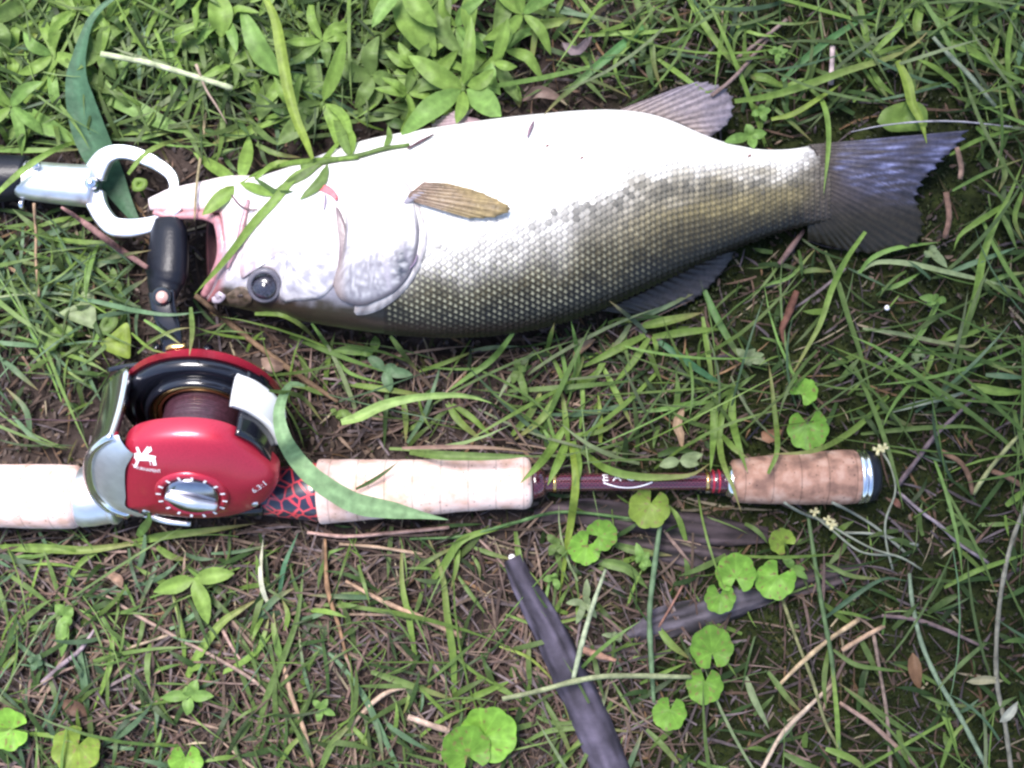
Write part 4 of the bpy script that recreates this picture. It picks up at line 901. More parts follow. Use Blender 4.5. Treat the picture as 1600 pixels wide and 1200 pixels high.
G1 = dict(
 tl=('bright blades fanning from the left edge at the top', [([(-12, 57), (40, 55), (85, 60), (128, 72), (165, 88)], 15, 'b'), ([(-5, 24), (12, 14), (38, 0), (50, -6)], 10, 'l'), ([(124, -4), (100, 24), (66, 45), (40, 70), (22, 105), (18, 146)], 9, 'y'), ([(32, 118), (65, 132), (110, 143), (140, 148)], 6, 'l'), ([(-5, 235), (60, 235), (135, 233)], 9, 'l')]),
 tm=('thin crossing blades around the cut straw', [([(306, -6), (280, 35), (250, 78), (222, 118), (200, 150)], 9, 'b'), ([(250, 30), (230, 60), (210, 95), (190, 128)], 7, 'g'), ([(160, 88), (190, 75), (215, 70)], 5, 'g'), ([(330, 30), (310, 45), (288, 25)], 12, 'g')]),
 tn=('horizontal green blades just above the gripper ring', [([(175, 210), (220, 206), (270, 199), (340, 196)], 9, 'b'), ([(212, 219), (245, 210), (278, 205)], 8, 'l'), ([(200, 272), (222, 245), (255, 225), (300, 215)], 9, 'b'), ([(415, 195), (370, 210), (325, 228)], 15, 'b'), ([(395, 200), (330, 208), (300, 212)], 7, 'g'), ([(400, 225), (430, 240), (470, 246)], 9, 'g'), ([(398, 280), (430, 255), (470, 253)], 8, 'b')]),
 tp=('tall bright blade standing from the fish throat to the top edge', [([(488, 248), (478, 222), (462, 185), (450, 140), (440, 80), (430, 30), (412, -8)], 20, 'y', dict(z=[150, 120, 110, 105, 100, 90, 80], kind=[6, 13, 15, 17, 18, 18, 14, 8])), ([(440, 40), (448, 30), (455, 20)], 8, 'b'), ([(560, 70), (590, 88), (595, 95)], 5, 'g'), ([(580, 20), (578, 45), (588, 85)], 8, 'g'), ([(588, 90), (610, 105), (640, 128)], 6, 'g')]),
 tq=('mixed bright blades in the top centre right of the weeds', [([(860, -8), (842, 30), (834, 70), (828, 118)], 12, 'b'), ([(795, -4), (815, 12), (838, 30)], 17, 'b'), ([(792, 62), (835, 42), (880, 33), (932, 32)], 17, 'b'), ([(852, 14), (890, 20), (935, 28), (980, 36)], 8, 'u'), ([(902, -6), (925, 25), (950, 48), (970, 62)], 9, 'b'), ([(960, -2), (940, 8), (922, 14)], 5, 'b'), ([(825, 10), (812, 50), (800, 90)], 8, 'g'), ([(880, -4), (872, 12), (868, 30)], 9, 'b'), ([(800, 130), (808, 150), (812, 168)], 18, 'l')]),
 tr=('blade cluster whose longest blade slants down onto the belly edge', [([(1014, 36), (975, 68), (930, 105), (890, 140), (868, 160), (848, 182)], 14, (.075, .19, .06)), ([(1010, 48), (975, 78), (960, 100), (968, 130), (986, 155)], 7, 'b'), ([(1005, 30), (1018, 70), (1022, 100), (1034, 142)], 10, 'g'), ([(992, -6), (1002, 20), (1008, 42)], 12, 'g'), ([(1010, -4), (1018, 30), (1020, 44)], 9, 'g'), ([(870, 100), (900, 115), (950, 135), (985, 152)], 7, 'd'), ([(905, 56), (960, 52), (1020, 50), (1100, 40)], 8, 'b')]),
 ts=('long crossing blades above the lower fin at the top right', [([(1072, -8), (1095, 30), (1125, 72), (1155, 105), (1182, 125), (1205, 148)], 11, 'b'), ([(1140, -6), (1134, 30), (1124, 80), (1117, 138)], 8, 'b'), ([(1210, 34), (1172, 38), (1150, 55), (1146, 92)], 9, 'g'), ([(1170, 118), (1195, 122), (1225, 135)], 14, 'b'), ([(1200, 35), (1240, 37), (1290, 32)], 5, 'g'), ([(1165, 105), (1140, 90), (1125, 75)], 7, 'b')]),
 tt=('prominent bright arching blade left of the tail', [([(1148, 158), (1200, 150), (1260, 132), (1330, 108), (1385, 92), (1430, 68), (1458, 40)], 13, 'b', dict(base=24)), ([(1205, 186), (1240, 178), (1285, 150), (1318, 128)], 9, 'y', dict(base=18)), ([(1200, 160), (1235, 190), (1270, 222)], 7, 'g')]),
 tu=('dense clump of blades in the top right quarter', [([(1222, 126), (1262, 88), (1310, 52), (1385, 8)], 12, (.09, .2, .07)), ([(1340, -6), (1350, 40), (1357, 80), (1350, 100)], 12, 'b'), ([(1432, -5), (1405, 40), (1372, 75), (1345, 100)], 12, 'b'), ([(1425, 8), (1410, 30), (1390, 62)], 7, 'u'), ([(1440, 0), (1432, 40), (1440, 75)], 16, 'b'), ([(1450, 20), (1482, 40), (1522, 58)], 8, 'b'), ([(1508, -6), (1490, 15), (1475, 30)], 18, 'b'), ([(1360, 108), (1375, 130), (1400, 150)], 10, 'b'), ([(1375, 90), (1400, 100), (1418, 128)], 9, 'b'), ([(1365, 120), (1378, 140), (1392, 160)], 7, 'g'), ([(1445, 70), (1420, 80), (1400, 120)], 9, 'b')]),
 tv=('yellow-green sheath of blades hanging over the upper tail lobe', [([(1402, 95), (1418, 130), (1425, 160), (1440, 190), (1448, 224)], 17, 'y', dict(base=30)), ([(1450, 85), (1440, 115), (1430, 145)], 6, 'g')]),
 tw=('upright blades along the right edge at the top', [([(1526, -6), (1523, 40), (1524, 112)], 9, 'b'), ([(1596, -6), (1580, 40), (1574, 90), (1580, 140), (1592, 192)], 9, 'b'), ([(1560, 60), (1552, 90), (1540, 115)], 8, 'b'), ([(1458, 57), (1500, 72), (1545, 95), (1590, 118)], 14, 'b'), ([(1600, 75), (1575, 92), (1545, 105)], 10, 'g'), ([(1484, 242), (1520, 222), (1555, 210), (1605, 200)], 7, 'b'), ([(1488, 298), (1530, 275), (1570, 258), (1605, 246)], 6, 'l'), ([(1575, 120), (1580, 160), (1596, 200)], 8, 'b'), ([(1500, 135), (1530, 138), (1580, 145)], 6, 'g'), ([(1565, 245), (1570, 275), (1560, 300)], 10, 'g')]),
 ra=('crossed pair of long blades below the tail', [([(1352, 362), (1322, 405), (1300, 450), (1282, 505), (1258, 550), (1228, 602)], 10, 'b'), ([(1289, 392), (1306, 432), (1325, 495), (1342, 545), (1355, 590), (1364, 628)], 9, 'g'), ([(1196, 446), (1235, 432), (1262, 402), (1278, 385)], 6, 'l'), ([(1250, 425), (1275, 422), (1300, 424)], 9, 'g')]),
 rb=('pale arched stem and blades between the tail and the right edge', [([(1340, 426), (1370, 410), (1420, 412), (1480, 425), (1545, 440), (1605, 455)], 9, 'p'), ([(1342, 428), (1360, 405), (1400, 388), (1470, 378)], 8, 'l'), ([(1378, 452), (1405, 445), (1440, 425)], 8, 'l'), ([(1482, 426), (1530, 408), (1592, 385)], 9, 'u'), ([(1545, 440), (1575, 430), (1608, 425)], 8, 'l'), ([(1552, 440), (1575, 455), (1610, 478)], 9, 'g')]),
 rc=('tall bright blade rising along the right edge beside the tail', [([(1492, 548), (1512, 500), (1526, 455), (1536, 400), (1555, 350), (1580, 300), (1600, 250)], 13, 'b'), ([(1572, 318), (1530, 345), (1500, 368), (1490, 392)], 10, 'b'), ([(1562, 330), (1575, 355), (1590, 392)], 9, 'g'), ([(1598, 300), (1585, 340), (1600, 380)], 9, 'b')]),
 rd=('leaning blades in the moss at the right', [([(1470, 468), (1445, 512), (1415, 552), (1375, 602)], 8, 'l'), ([(1348, 513), (1410, 522), (1470, 535), (1520, 540), (1548, 506)], 7, 'p'), ([(1465, 534), (1520, 520), (1550, 505)], 9, 'b'), ([(1500, 545), (1540, 565), (1600, 590)], 7, 'g'), ([(1460, 545), (1450, 575), (1438, 598)], 8, 'b'), ([(1540, 586), (1575, 588), (1608, 590)], 10, 'u'), ([(1518, 602), (1560, 612), (1608, 612)], 15, 'b')]),
 re=('long flat blade reaching towards the dark end cap', [([(1392, 643), (1440, 630), (1485, 620), (1524, 606)], 9, (.2, .24, .19)), ([(1388, 618), (1352, 655), (1318, 682), (1270, 705), (1200, 710)], 10, 'b'), ([(1345, 678), (1400, 672), (1460, 668), (1520, 668), (1565, 690)], 8, 'g'), ([(1370, 625), (1400, 655), (1440, 672)], 9, 'd'), ([(1572, 790), (1590, 775), (1610, 760)], 12, 'b')]),
 ca=('spiky grass shoot touching the belly just below the fish', [([(1010, 520), (985, 496), (952, 470)], 8, (.11, .15, .10)), ([(985, 502), (1040, 480), (1075, 462), (1102, 450)], 8, 'u'), ([(1000, 510), (1050, 500), (1098, 488)], 15, 'b'), ([(1020, 526), (1075, 518), (1134, 514)], 13, 'b'), ([(1008, 524), (960, 548), (900, 578)], 13, 'b'), ([(1014, 528), (990, 565), (958, 600)], 12, 'b'), ([(1020, 526), (1025, 540), (1024, 558)], 8, 'b'), ([(1022, 528), (1070, 562), (1110, 590), (1148, 614)], 12, (.07, .18, .08)), ([(986, 506), (965, 535), (945, 550)], 9, 'p'), ([(942, 560), (930, 590), (912, 608)], 8, 'g'), ([(950, 505), (975, 500), (1000, 505)], 9, 'b')]),
 cb=('grass shoot with thin upright blades right of the belly', [([(886, 615), (872, 575), (850, 540)], 8, 'b'), ([(886, 612), (880, 560), (866, 515)], 7, 'l'), ([(904, 600), (902, 550), (892, 500)], 9, 'l'), ([(906, 670), (911, 615), (903, 570)], 7, 'b'), ([(888, 612), (930, 585), (950, 560)], 12, 'b'), ([(890, 600), (902, 580), (915, 548)], 10, 'b'), ([(880, 600), (850, 650), (800, 690)], 13, 'b'), ([(855, 545), (862, 520), (866, 505)], 8, 'b')]),
 cc=('large bright grass plant whose blades cross the thin rod blank', [([(898, 680), (935, 675), (960, 662), (976, 650)], 9, 'b'), ([(882, 668), (858, 705), (838, 730), (812, 756)], 15, 'b'), ([(886, 690), (872, 722), (856, 758)], 15, 'b'), ([(905, 700), (940, 728), (980, 742), (1030, 746), (1080, 742), (1112, 722)], 13, 'b'), ([(866, 700), (855, 680), (845, 664)], 7, 'l'), ([(888, 690), (882, 640), (876, 605)], 10, 'b'), ([(892, 690), (900, 750), (893, 810), (886, 850), (874, 935)], 13, 'y'), ([(896, 690), (905, 730), (895, 770)], 12, 'b'), ([(870, 700), (856, 650), (860, 620)], 6, 'l'), ([(975, 695), (960, 705), (948, 722)], 6, 'g')]),
 cd=('grass plant with drooping blades above the butt of the rod', [([(1098, 495), (1104, 540), (1112, 590), (1113, 620)], 9, 'b'), ([(1116, 612), (1116, 660), (1110, 738)], 13, 'b'), ([(1146, 610), (1145, 655), (1155, 700), (1168, 738)], 13, 'b'), ([(1140, 612), (1125, 665), (1128, 715), (1145, 760), (1158, 800)], 11, 'b'), ([(1128, 680), (1148, 702), (1170, 716)], 10, 'b'), ([(1146, 610), (1162, 598), (1182, 584)], 7, 'g'), ([(1098, 448), (1118, 492), (1148, 545), (1176, 583)], 12, (.08, .17, .05)), ([(1110, 628), (1070, 632), (1030, 640), (985, 645)], 9, 'l')]),
 ce=('blades leaning against the rod between the grip and the grass plant', [([(942, 574), (958, 605), (972, 632), (990, 670)], 10, 'b'), ([(938, 692), (938, 650), (934, 612)], 9, 'y'), ([(800, 680), (832, 640), (850, 600)], 12, 'b'), ([(1028, 712), (1060, 702), (1100, 712)], 12, 'd'), ([(1200, 740), (1215, 700), (1208, 620), (1200, 560)], 9, 'b')]),
 cf=('slender blades in the gap between the fish and the middle grip', [([(636, 692), (662, 650), (680, 600), (690, 562)], 8, 'u'), ([(802, 520), (770, 560), (730, 590), (692, 616)], 10, 'l'), ([(655, 580), (700, 565), (750, 545)], 7, 'b'), ([(735, 548), (770, 543), (812, 541)], 7, 'p'), ([(487, 505), (515, 545), (545, 582), (610, 602)], 7, 'l'), ([(398, 490), (440, 492), (475, 512), (500, 540)], 9, 'b'), ([(540, 600), (600, 608), (680, 620)], 10, 'b'), ([(698, 630), (720, 660), (755, 690)], 12, 'b'), ([(706, 632), (740, 655), (772, 686)], 10, 'b'), ([(628, 618), (634, 655), (634, 692)], 10, 'b'), ([(606, 600), (602, 650), (600, 704)], 8, 'd'), ([(610, 525), (635, 560), (655, 582)], 9, 'g'), ([(420, 610), (470, 620), (505, 660)], 8, 'g'), ([(440, 598), (470, 604), (490, 612)], 7, 'g')]),
 la=('blue-green blades slanting across the grass left of the reel handle', [([(58, 443), (105, 432), (150, 415), (185, 400), (236, 391)], 11, 'u'), ([(42, 390), (75, 368), (118, 350)], 13, 'u'), ([(178, 470), (205, 450), (230, 435)], 9, 'u'), ([(-8, 470), (2, 420), (-4, 380)], 12, 'u'), ([(80, 440), (100, 450), (125, 460)], 9, 'y'), ([(8, 395), (40, 410), (90, 420)], 8, 'g'), ([(60, 440), (55, 400), (58, 360)], 6, 'g')]),
 lb=('crossing fine blades with pale tips in the left grass below', [([(44, 490), (52, 525), (90, 560), (132, 602)], 7, 'u'), ([(90, 600), (92, 560), (98, 535)], 8, 'u'), ([(0, 560), (25, 580), (60, 610)], 10, 'u'), ([(48, 680), (40, 640), (8, 605)], 10, 'u'), ([(90, 520), (120, 545), (160, 570)], 6, 'l'), ([(45, 545), (60, 562), (70, 582)], 8, 'g'), ([(20, 650), (60, 690), (110, 700)], 8, 'u'), ([(150, 610), (120, 590), (90, 570)], 5, 'l')]),
 ba=('long bright blade lying level under the front cork grip', [([(-12, 855), (60, 857), (130, 860), (190, 852), (235, 845)], 15, 'b'), ([(160, 856), (125, 880), (106, 912), (100, 948)], 9, 'b'), ([(180, 855), (250, 838), (320, 830), (400, 818)], 13, 'b'), ([(215, 838), (232, 815), (232, 800)], 15, 'l'), ([(245, 855), (270, 870), (295, 875)], 12, 'b'), ([(330, 865), (370, 862), (430, 850)], 6, 'u')]),
 bb=('green blades below the dial side of the reel in the litter', [([(248, 868), (236, 905), (222, 935), (218, 962)], 8, 'u'), ([(290, 1062), (312, 1020), (345, 975), (372, 955), (408, 932)], 15, 'b'), ([(288, 1040), (284, 980), (262, 905)], 8, 'b'), ([(150, 948), (172, 985), (192, 1022)], 7, 'l'), ([(176, 992), (170, 1045), (145, 1112)], 10, 'b'), ([(168, 1120), (168, 1060), (174, 1000)], 6, 'g'), ([(136, 1112), (130, 1060), (120, 985)], 13, 'u'), ([(0, 1050), (15, 1035), (30, 1015)], 10, 'b')]),
 bc=('sheaf of thin upright blades beneath the reel seat', [([(436, 932), (444, 885), (466, 832)], 8, (.07, .17, .09)), ([(402, 1150), (415, 1095), (445, 1020), (465, 960), (475, 878)], 11, 'g'), ([(440, 1040), (428, 985), (428, 955)], 12, 'l'), ([(398, 968), (430, 935), (462, 918)], 12, 'u'), ([(584, 934), (540, 932), (478, 930)], 9, 'u'), ([(468, 968), (500, 960), (532, 944)], 8, 'u'), ([(490, 1100), (474, 1045), (466, 975)], 6, 'u'), ([(622, 1200), (590, 1130), (560, 1075), (512, 1020), (465, 1000)], 10, 'u'), ([(398, 1030), (412, 995), (420, 965)], 9, 'l'), ([(445, 985), (450, 960), (440, 935)], 9, 'b')]),
 bd=('two long upright blades below the middle cork grip', [([(650, 1032), (640, 970), (628, 910), (628, 838)], 10, 'b'), ([(710, 1090), (708, 1030), (698, 960), (690, 895), (663, 826)], 12, 'b')]),
 be=('fan of bright blades right of the two long upright ones', [([(668, 916), (695, 880), (725, 842), (802, 820)], 13, 'b'), ([(718, 858), (712, 890), (704, 922)], 8, 'b'), ([(716, 900), (740, 935), (765, 968)], 7, 'g'), ([(740, 855), (775, 868), (805, 875)], 8, 'g'), ([(738, 868), (748, 885), (750, 905)], 6, 'g'), ([(640, 895), (680, 870), (720, 850)], 8, 'g')]),
 bf=('grass sprawling at the bottom below the tan straw', [([(722, 1098), (760, 1080), (802, 1062)], 11, 'b'), ([(580, 1050), (640, 1070), (722, 1098)], 12, 'g'), ([(545, 1130), (575, 1165), (590, 1205)], 9, 'b'), ([(500, 1205), (520, 1160), (560, 1120)], 12, 'g'), ([(570, 1095), (590, 1140), (600, 1200)], 8, 'u'), ([(640, 1070), (638, 1095), (628, 1120)], 6, 'b'), ([(660, 1078), (660, 1100), (655, 1118)], 5, 'u'), ([(430, 1205), (460, 1160), (500, 1140)], 9, 'b')]),
 bg=('sprawling runner with side blades at the bottom centre', [([(905, 1165), (935, 1115), (948, 1080), (952, 1062)], 9, 'u'), ([(868, 1205), (905, 1160), (950, 1120)], 9, 'b'), ([(978, 1210), (990, 1180), (1005, 1140)], 9, 'u'), ([(955, 1062), (985, 1110), (1000, 1135)], 5, 'g'), ([(820, 1160), (860, 1142), (930, 1138), (1000, 1145)], 9, 'g'), ([(1010, 1140), (1040, 1170), (1070, 1205)], 10, 'g'), ([(848, 1090), (880, 1150), (900, 1200)], 9, 'g'), ([(1000, 1068), (1040, 1050), (1075, 1035)], 7, 'b')]),
 bh=('short green blades beside the dark bark chips', [([(1030, 982), (1050, 1008), (1078, 1030)], 13, 'b'), ([(1165, 1058), (1180, 1095), (1202, 1140)], 12, 'p'), ([(935, 878), (980, 888), (1012, 920)], 18, 'g'), ([(960, 850), (1000, 862), (1050, 868)], 14, 'g'), ([(1072, 845), (1060, 810), (1040, 785)], 10, 'b'), ([(828, 1070), (826, 1030), (828, 985)], 9, 'g'), ([(805, 830), (815, 890), (845, 990)], 11, 'b'), ([(808, 880), (830, 900), (848, 918)], 8, 'b')]),
 bj=('thin bright blades crossing the dark round stick', [([(790, 960), (840, 975), (905, 965), (960, 940)], 6, 'b'), ([(820, 1110), (870, 1130), (930, 1120), (985, 1090)], 7, 'g'), ([(860, 900), (850, 960), (862, 1020)], 6, 'l'), ([(905, 1000), (880, 1050), (885, 1110), (905, 1150)], 7, 'b'), ([(780, 1010), (830, 1030), (880, 1080)], 5, 'y')]),
 bk=('short blades hiding the lower arm of the reel handle', [([(215, 552), (240, 530), (275, 515), (300, 512)], 6, 'g'), ([(225, 500), (250, 515), (285, 540)], 6, 'l'), ([(298, 480), (300, 520), (296, 556)], 9, 'g'), ([(205, 520), (235, 545), (262, 552)], 5, 'b')]),
 bi=('green blades fanning across the bottom right corner', [([(1310, 1192), (1308, 1120), (1300, 1040), (1290, 985)], 8, 'b'), ([(1420, 1145), (1370, 1110), (1312, 1068)], 9, 'g'), ([(1302, 1015), (1335, 1038), (1372, 1045), (1416, 1050)], 8, 'g'), ([(1200, 1175), (1240, 1130), (1255, 1110)], 10, 'u'), ([(1200, 1050), (1230, 1090), (1255, 1115)], 10, 'g'), ([(1440, 1085), (1480, 1100), (1540, 1105)], 7, 'g'), ([(1470, 1200), (1490, 1150), (1530, 1110)], 8, 'b'), ([(1290, 1170), (1330, 1185), (1360, 1210)], 12, 'b'), ([(1225, 1178), (1260, 1195), (1300, 1210)], 12, 'g'), ([(1475, 918), (1520, 895), (1560, 880), (1612, 862)], 9, 'b'), ([(1285, 968), (1330, 935), (1380, 905), (1420, 908)], 8, (.07, .13, .07)), ([(1290, 880), (1330, 900), (1382, 905)], 8, 'g')]))
for k, (lab, bl) in G1.items(): P_('grass_plant', lab, 'grass plant', GT, blades=[(b[0], b[1], b[2], *b[3:]) for b in bl])

# sprigs with small paired leaves
GS = 'small sprigs with paired leaves'
def sprig(label, cx, cy, tips, w, col='l', st=None, z=26):
    P_('small_sprig', label, 'sprig', GS, leaves=[([(cx, cy), ((cx + x) / 2 + 1, (cy + y) / 2 - 1), (x, y)], w, col, dict(z=[z, z + 6, z + 2])) for x, y in tips], stems=[(st or [(cx, cy), (cx + 3, cy + 5), (cx + 5, cy + 9)], 1.8, 'g', [z, z * .5, 1])])
sprig('pale sprig on the soil between the two top right clumps', 1213, 84, [(1200, 80), (1208, 72), (1214, 102), (1228, 90), (1232, 78), (1222, 70)], 9)
sprig('light four-leaved sprig right of the upper fin of the fish', 1172, 212, [(1132, 222), (1166, 194), (1198, 208), (1178, 232)], 17)
sprig('sprig with rounded leaves just above the four-leaved one near the fin', 1188, 175, [(1174, 180), (1190, 162), (1196, 190), (1205, 172)], 12)
sprig('tiny sprig right above the dark end cap in the moss', 1430, 552, [(1438, 545), (1446, 558), (1432, 568), (1425, 560)], 8, 'p')
sprig('sprig with pale oval leaves in the middle right litter', 1165, 560, [(1150, 545), (1180, 545), (1194, 554), (1200, 568), (1172, 572)], 13, 'p')
sprig('bluish sprig with a lean stalk below the white bead', 1465, 468, [(1436, 465), (1456, 464), (1478, 472), (1448, 475)], 13, 'l', [(1465, 468), (1445, 508), (1430, 530)])
sprig('pointed upright sprig growing beside the round dark stick', 914, 942, [(917, 904), (884, 942), (906, 958), (932, 966), (922, 935), (900, 975)], 12, 'p')
sprig('five-leaved sprig left of the dark stick near the thin rod', 866, 850, [(855, 835), (875, 842), (872, 862), (858, 868), (885, 870)], 13, 'g')
sprig('two-leaved sprig touching the dark stick', 866, 904, [(848, 906), (872, 922), (862, 898)], 12, 'l')
sprig('small sprig between the long green stalk and the bark', 1002, 878, [(994, 848), (1014, 862), (992, 872), (1018, 884), (1006, 892)], 14, 'l')
sprig('tiny rosette on the bark chip', 965, 995, [(956, 990), (974, 990), (968, 1004), (960, 1000), (940, 992)], 9, 'p')
sprig('four-leaved sprig in the litter at the lower left', 294, 1088, [(252, 1090), (334, 1088), (292, 1118), (308, 1062), (290, 1072)], 19, 'l')
sprig('neat four-leaved cross at the bottom left of centre', 500, 1108, [(488, 1094), (512, 1092), (496, 1128), (524, 1118)], 12, 'l')
sprig('light weed shoot below the long level blade at the left', 100, 962, [(86, 945), (114, 950), (106, 980), (90, 1010), (96, 1026)], 19, 'l')
sprig('crinkled pale sprig on the left litter', 55, 1035, [(42, 1030), (62, 1022), (66, 1040), (50, 1048)], 12, 'u')
sprig('leafy shoot with thin leaves left of the spiky grass', 808, 575, [(805, 560), (822, 580), (815, 605), (824, 628), (800, 600)], 12, 'g')
sprig('drooping weed with three wide pointed leaves under the reel', 303, 905, [(366, 896), (325, 975), (240, 925)], 27, 'b', z=34)
sprig('serrated pale leaf pair below the fish gill', 585, 548, [(520, 548), (560, 552), (586, 525)], 16, 'l')
sprig('pale fuzzy leaves in the gap under the fish', 600, 580, [(574, 556), (620, 572), (645, 586), (610, 612)], 18, 'u')
sprig('small sprig near the reel end of the fish gap', 525, 648, [(516, 640), (530, 655), (545, 642), (552, 648)], 10, 'g')
sprig('sprig beside the round notched leaf right of the stalk', 1236, 888, [(1222, 868), (1232, 872), (1258, 890), (1262, 905), (1240, 905)], 12, 'l')
sprig('yellowish leaves at the end of the thin blank', 1062, 720, [(1098, 710), (1030, 728), (1092, 726)], 18, 'p', z=40)
sprig('leaf pair left of the black knob of the reel handle', 176, 438, [(176, 418), (190, 454), (172, 448)], 12, 'g')
sprig('sprig with bud right of the tail in the moss', 1452, 392, [(1464, 388), (1446, 402), (1470, 405), (1480, 418)], 14, 'p')

# flat pointed leaves at the left
GV = 'pointed flat leaves of a climbing weed at the left'
def flat_leaf(t, poly, col, z, name='leaf'):
    P = crom(np.array(poly + [poly[0]], float), 37)[:-1]; c = P.mean(axis=0); V, cc = [], []
    for i in range(6):
        f = 1 - i / 5
        for q in P:
            p = c + (q - c) * f; V.append((p[0], p[1], z + 5 * math.sin(f * 2.5) + 3 * nz(p[0], p[1], .03, 4))); cc.append(tuple(u * (1 + .25 * nz(p[0], p[1], .08) - .08 * f) for u in G[col]))
    return mk(name, toW(np.array(V)), grid_faces(6, 36, True), M_leaf, t, cc)
for lab, polys, col in (('wide light green arrow-shaped leaf left of the reel handle', [[(86, 492), (110, 478), (124, 474), (128, 456), (144, 454), (149, 480), (149, 512), (130, 508), (108, 500)]], 'p'),
    ('yellow-green triangular leaf between the arrow leaf and the reel', [[(156, 536), (176, 520), (198, 504), (204, 524), (204, 545), (202, 560), (185, 556), (166, 548)]], 'y'),
    ('dull double leaf behind the arrow-shaped one', [[(66, 530), (80, 515), (95, 506), (112, 512), (114, 526), (96, 534), (84, 548), (68, 545)]], 'b'),
    ('shaded leaf behind the triangular leaf near the handle', [[(152, 515), (165, 490), (180, 486), (184, 505), (172, 520), (158, 524)]], 'g'),
    ('broad pale leaf partly under the upper tail lobe', [[(1370, 190), (1380, 172), (1402, 162), (1430, 158), (1448, 172), (1446, 200), (1420, 205), (1390, 205)]], 'b'),
    ('green leaf glimpsed inside the gripper ring', [[(206, 285), (212, 278), (228, 280), (230, 290), (222, 298), (208, 298)]], 'b')):
    cx, cy = ctr(polys[0]); t = thing('pointed_leaf', Wp(cx, cy, 0), lab, 'leaf', GV)
    for p in polys: flat_leaf(t, p, col, 30)
    stem(t, [(cx, cy), (cx + 4, cy + 12), (cx + 8, cy + 20)], 2, 'g', [28, 14, 0], over=False)

# round notched pennywort leaves
GP = 'round notched pennywort leaves'
def pennywort(label, cx, cy, r, notch, col='p2', z=34, open_=.55, st=None, tilt=0.0):
    tilt = .35 * math.sin(cx * 7.3); r = r * (1 + .04 * math.sin(cy)); bl = 1 + .16 * math.sin(cx * 3.1 + cy)
    t = thing('pennywort', Wp(cx, cy, 0), label, 'round leaf', GP)
    base = {'p2': (.16, .32, .045), 'y2': (.20, .29, .045), 'g2': (.13, .27, .04)}[col]
    V, cc = [], []; na, nr = 106, 12; a0 = math.radians(notch); kx = cx + .22 * r * math.cos(a0); ky = cy - .22 * r * math.sin(a0)
    for i in range(nr):
        f = i / (nr - 1)
        for j in range(na):
            u = j / (na - 1); a = a0 + open_ / 2 + (2 * math.pi - open_) * u
            rr = r * (1 + .085 * abs(math.sin(u * 22)) * sst(.7, 1, f) - .04 + .05 * nz(math.cos(a) * 30 + cx, math.sin(a) * 30, .05)) * (1 + .10 * math.cos(a - a0) * 0)
            ex, ey = cx + rr * math.cos(a), cy - rr * math.sin(a)
            x = kx + (ex - kx) * f; y = ky + (ey - ky) * f
            vein = abs(math.sin(u * math.pi * 8))
            zz = z + r * .26 * f * f + r * .045 * f * math.cos(u * 19) + tilt * (x - cx) + 1.5 * nz(x, y, .05, cx)
            V.append((x, y, zz)); h = 1 + .42 * (1 - vein) ** 5 * (1 - .5 * f) - .10 * (f < .2) + .12 * nz(x, y, .05, 2)
            h *= bl * (1 + .30 * max(0, nz(x, y, .07, cy)) ) ; cc.append(tuple(q * h for q in base) if nz(x, y, .16, cx) < .42 else (.20, .17, .06))
    mk('leaf', toW(np.array(V)), grid_faces(nr, na), M_leaf, t, cc)
    st = st or [(kx, ky), (kx + 6, ky + 10), (kx + 4, ky + 22)]
    stem(t, st, 2.2, 'b', [z - 1, z * .5, 0], over=False)
for a in (('largest round leaf, scalloped, at the bottom centre', 763, 1148, 46, 205, 'p2', 40, .5), ('heart-shaped leaf overlapping the largest round leaf from below', 728, 1172, 38, 290, 'p2', 54, .9),
    ('round leaf at the left edge of the bottom', 12, 1140, 32, 5, 'p2', 36, .5), ('dull round leaf in the lower left corner beside grass stems', 118, 1172, 38, 60, 'y2', 30, .5),
    ('half seen round leaf on the bottom edge left of centre', 290, 1190, 26, 90, 'p2', 32, .7), ('crescent leaf with notch down, right of the bark chip', 1150, 896, 32, 270, 'p2', 40, .75),
    ('small heart leaf with notch up, under the crescent leaf', 1125, 935, 25, 90, 'p2', 36, .8), ('round leaf right of the crescent leaf beside a sprig', 1212, 906, 30, 60, 'p2', 38, .9),
    ('small curled leaf above the pair with crescent leaf', 1222, 846, 21, 315, 'y2', 38, 1.1), ('scalloped leaf with a notch down, near the green runner', 1112, 1012, 33, 275, 'p2', 40, .35),
    ('leaf with notch up directly under the scalloped one', 1101, 1072, 29, 85, 'p2', 36, .6), ('bright cupped leaf left of the runner leaves at the bottom', 1046, 1115, 26, 80, 'p2', 34, .5),
    ('large kidney leaf above the brown butt grip', 1262, 671, 33, 92, 'g2', 36, .95), ('small kidney leaf over the large one above the butt grip', 1256, 612, 21, 230, 'p2', 34, 1.3),
    ('yellowish leaf on the long stalk just under the blank', 1014, 794, 31, 70, 'y2', 42, .5), ('folded bright leaf right of the grass under the blank', 940, 836, 24, 200, 'p2', 44, .9),
    ('bright hanging leaf left of the folded one', 914, 856, 25, 50, 'p2', 38, .9), ('round leaf cut by the right side of the big scalloped one', 794, 1146, 12, 180, 'p2', 34, .6)): pennywort(*a)

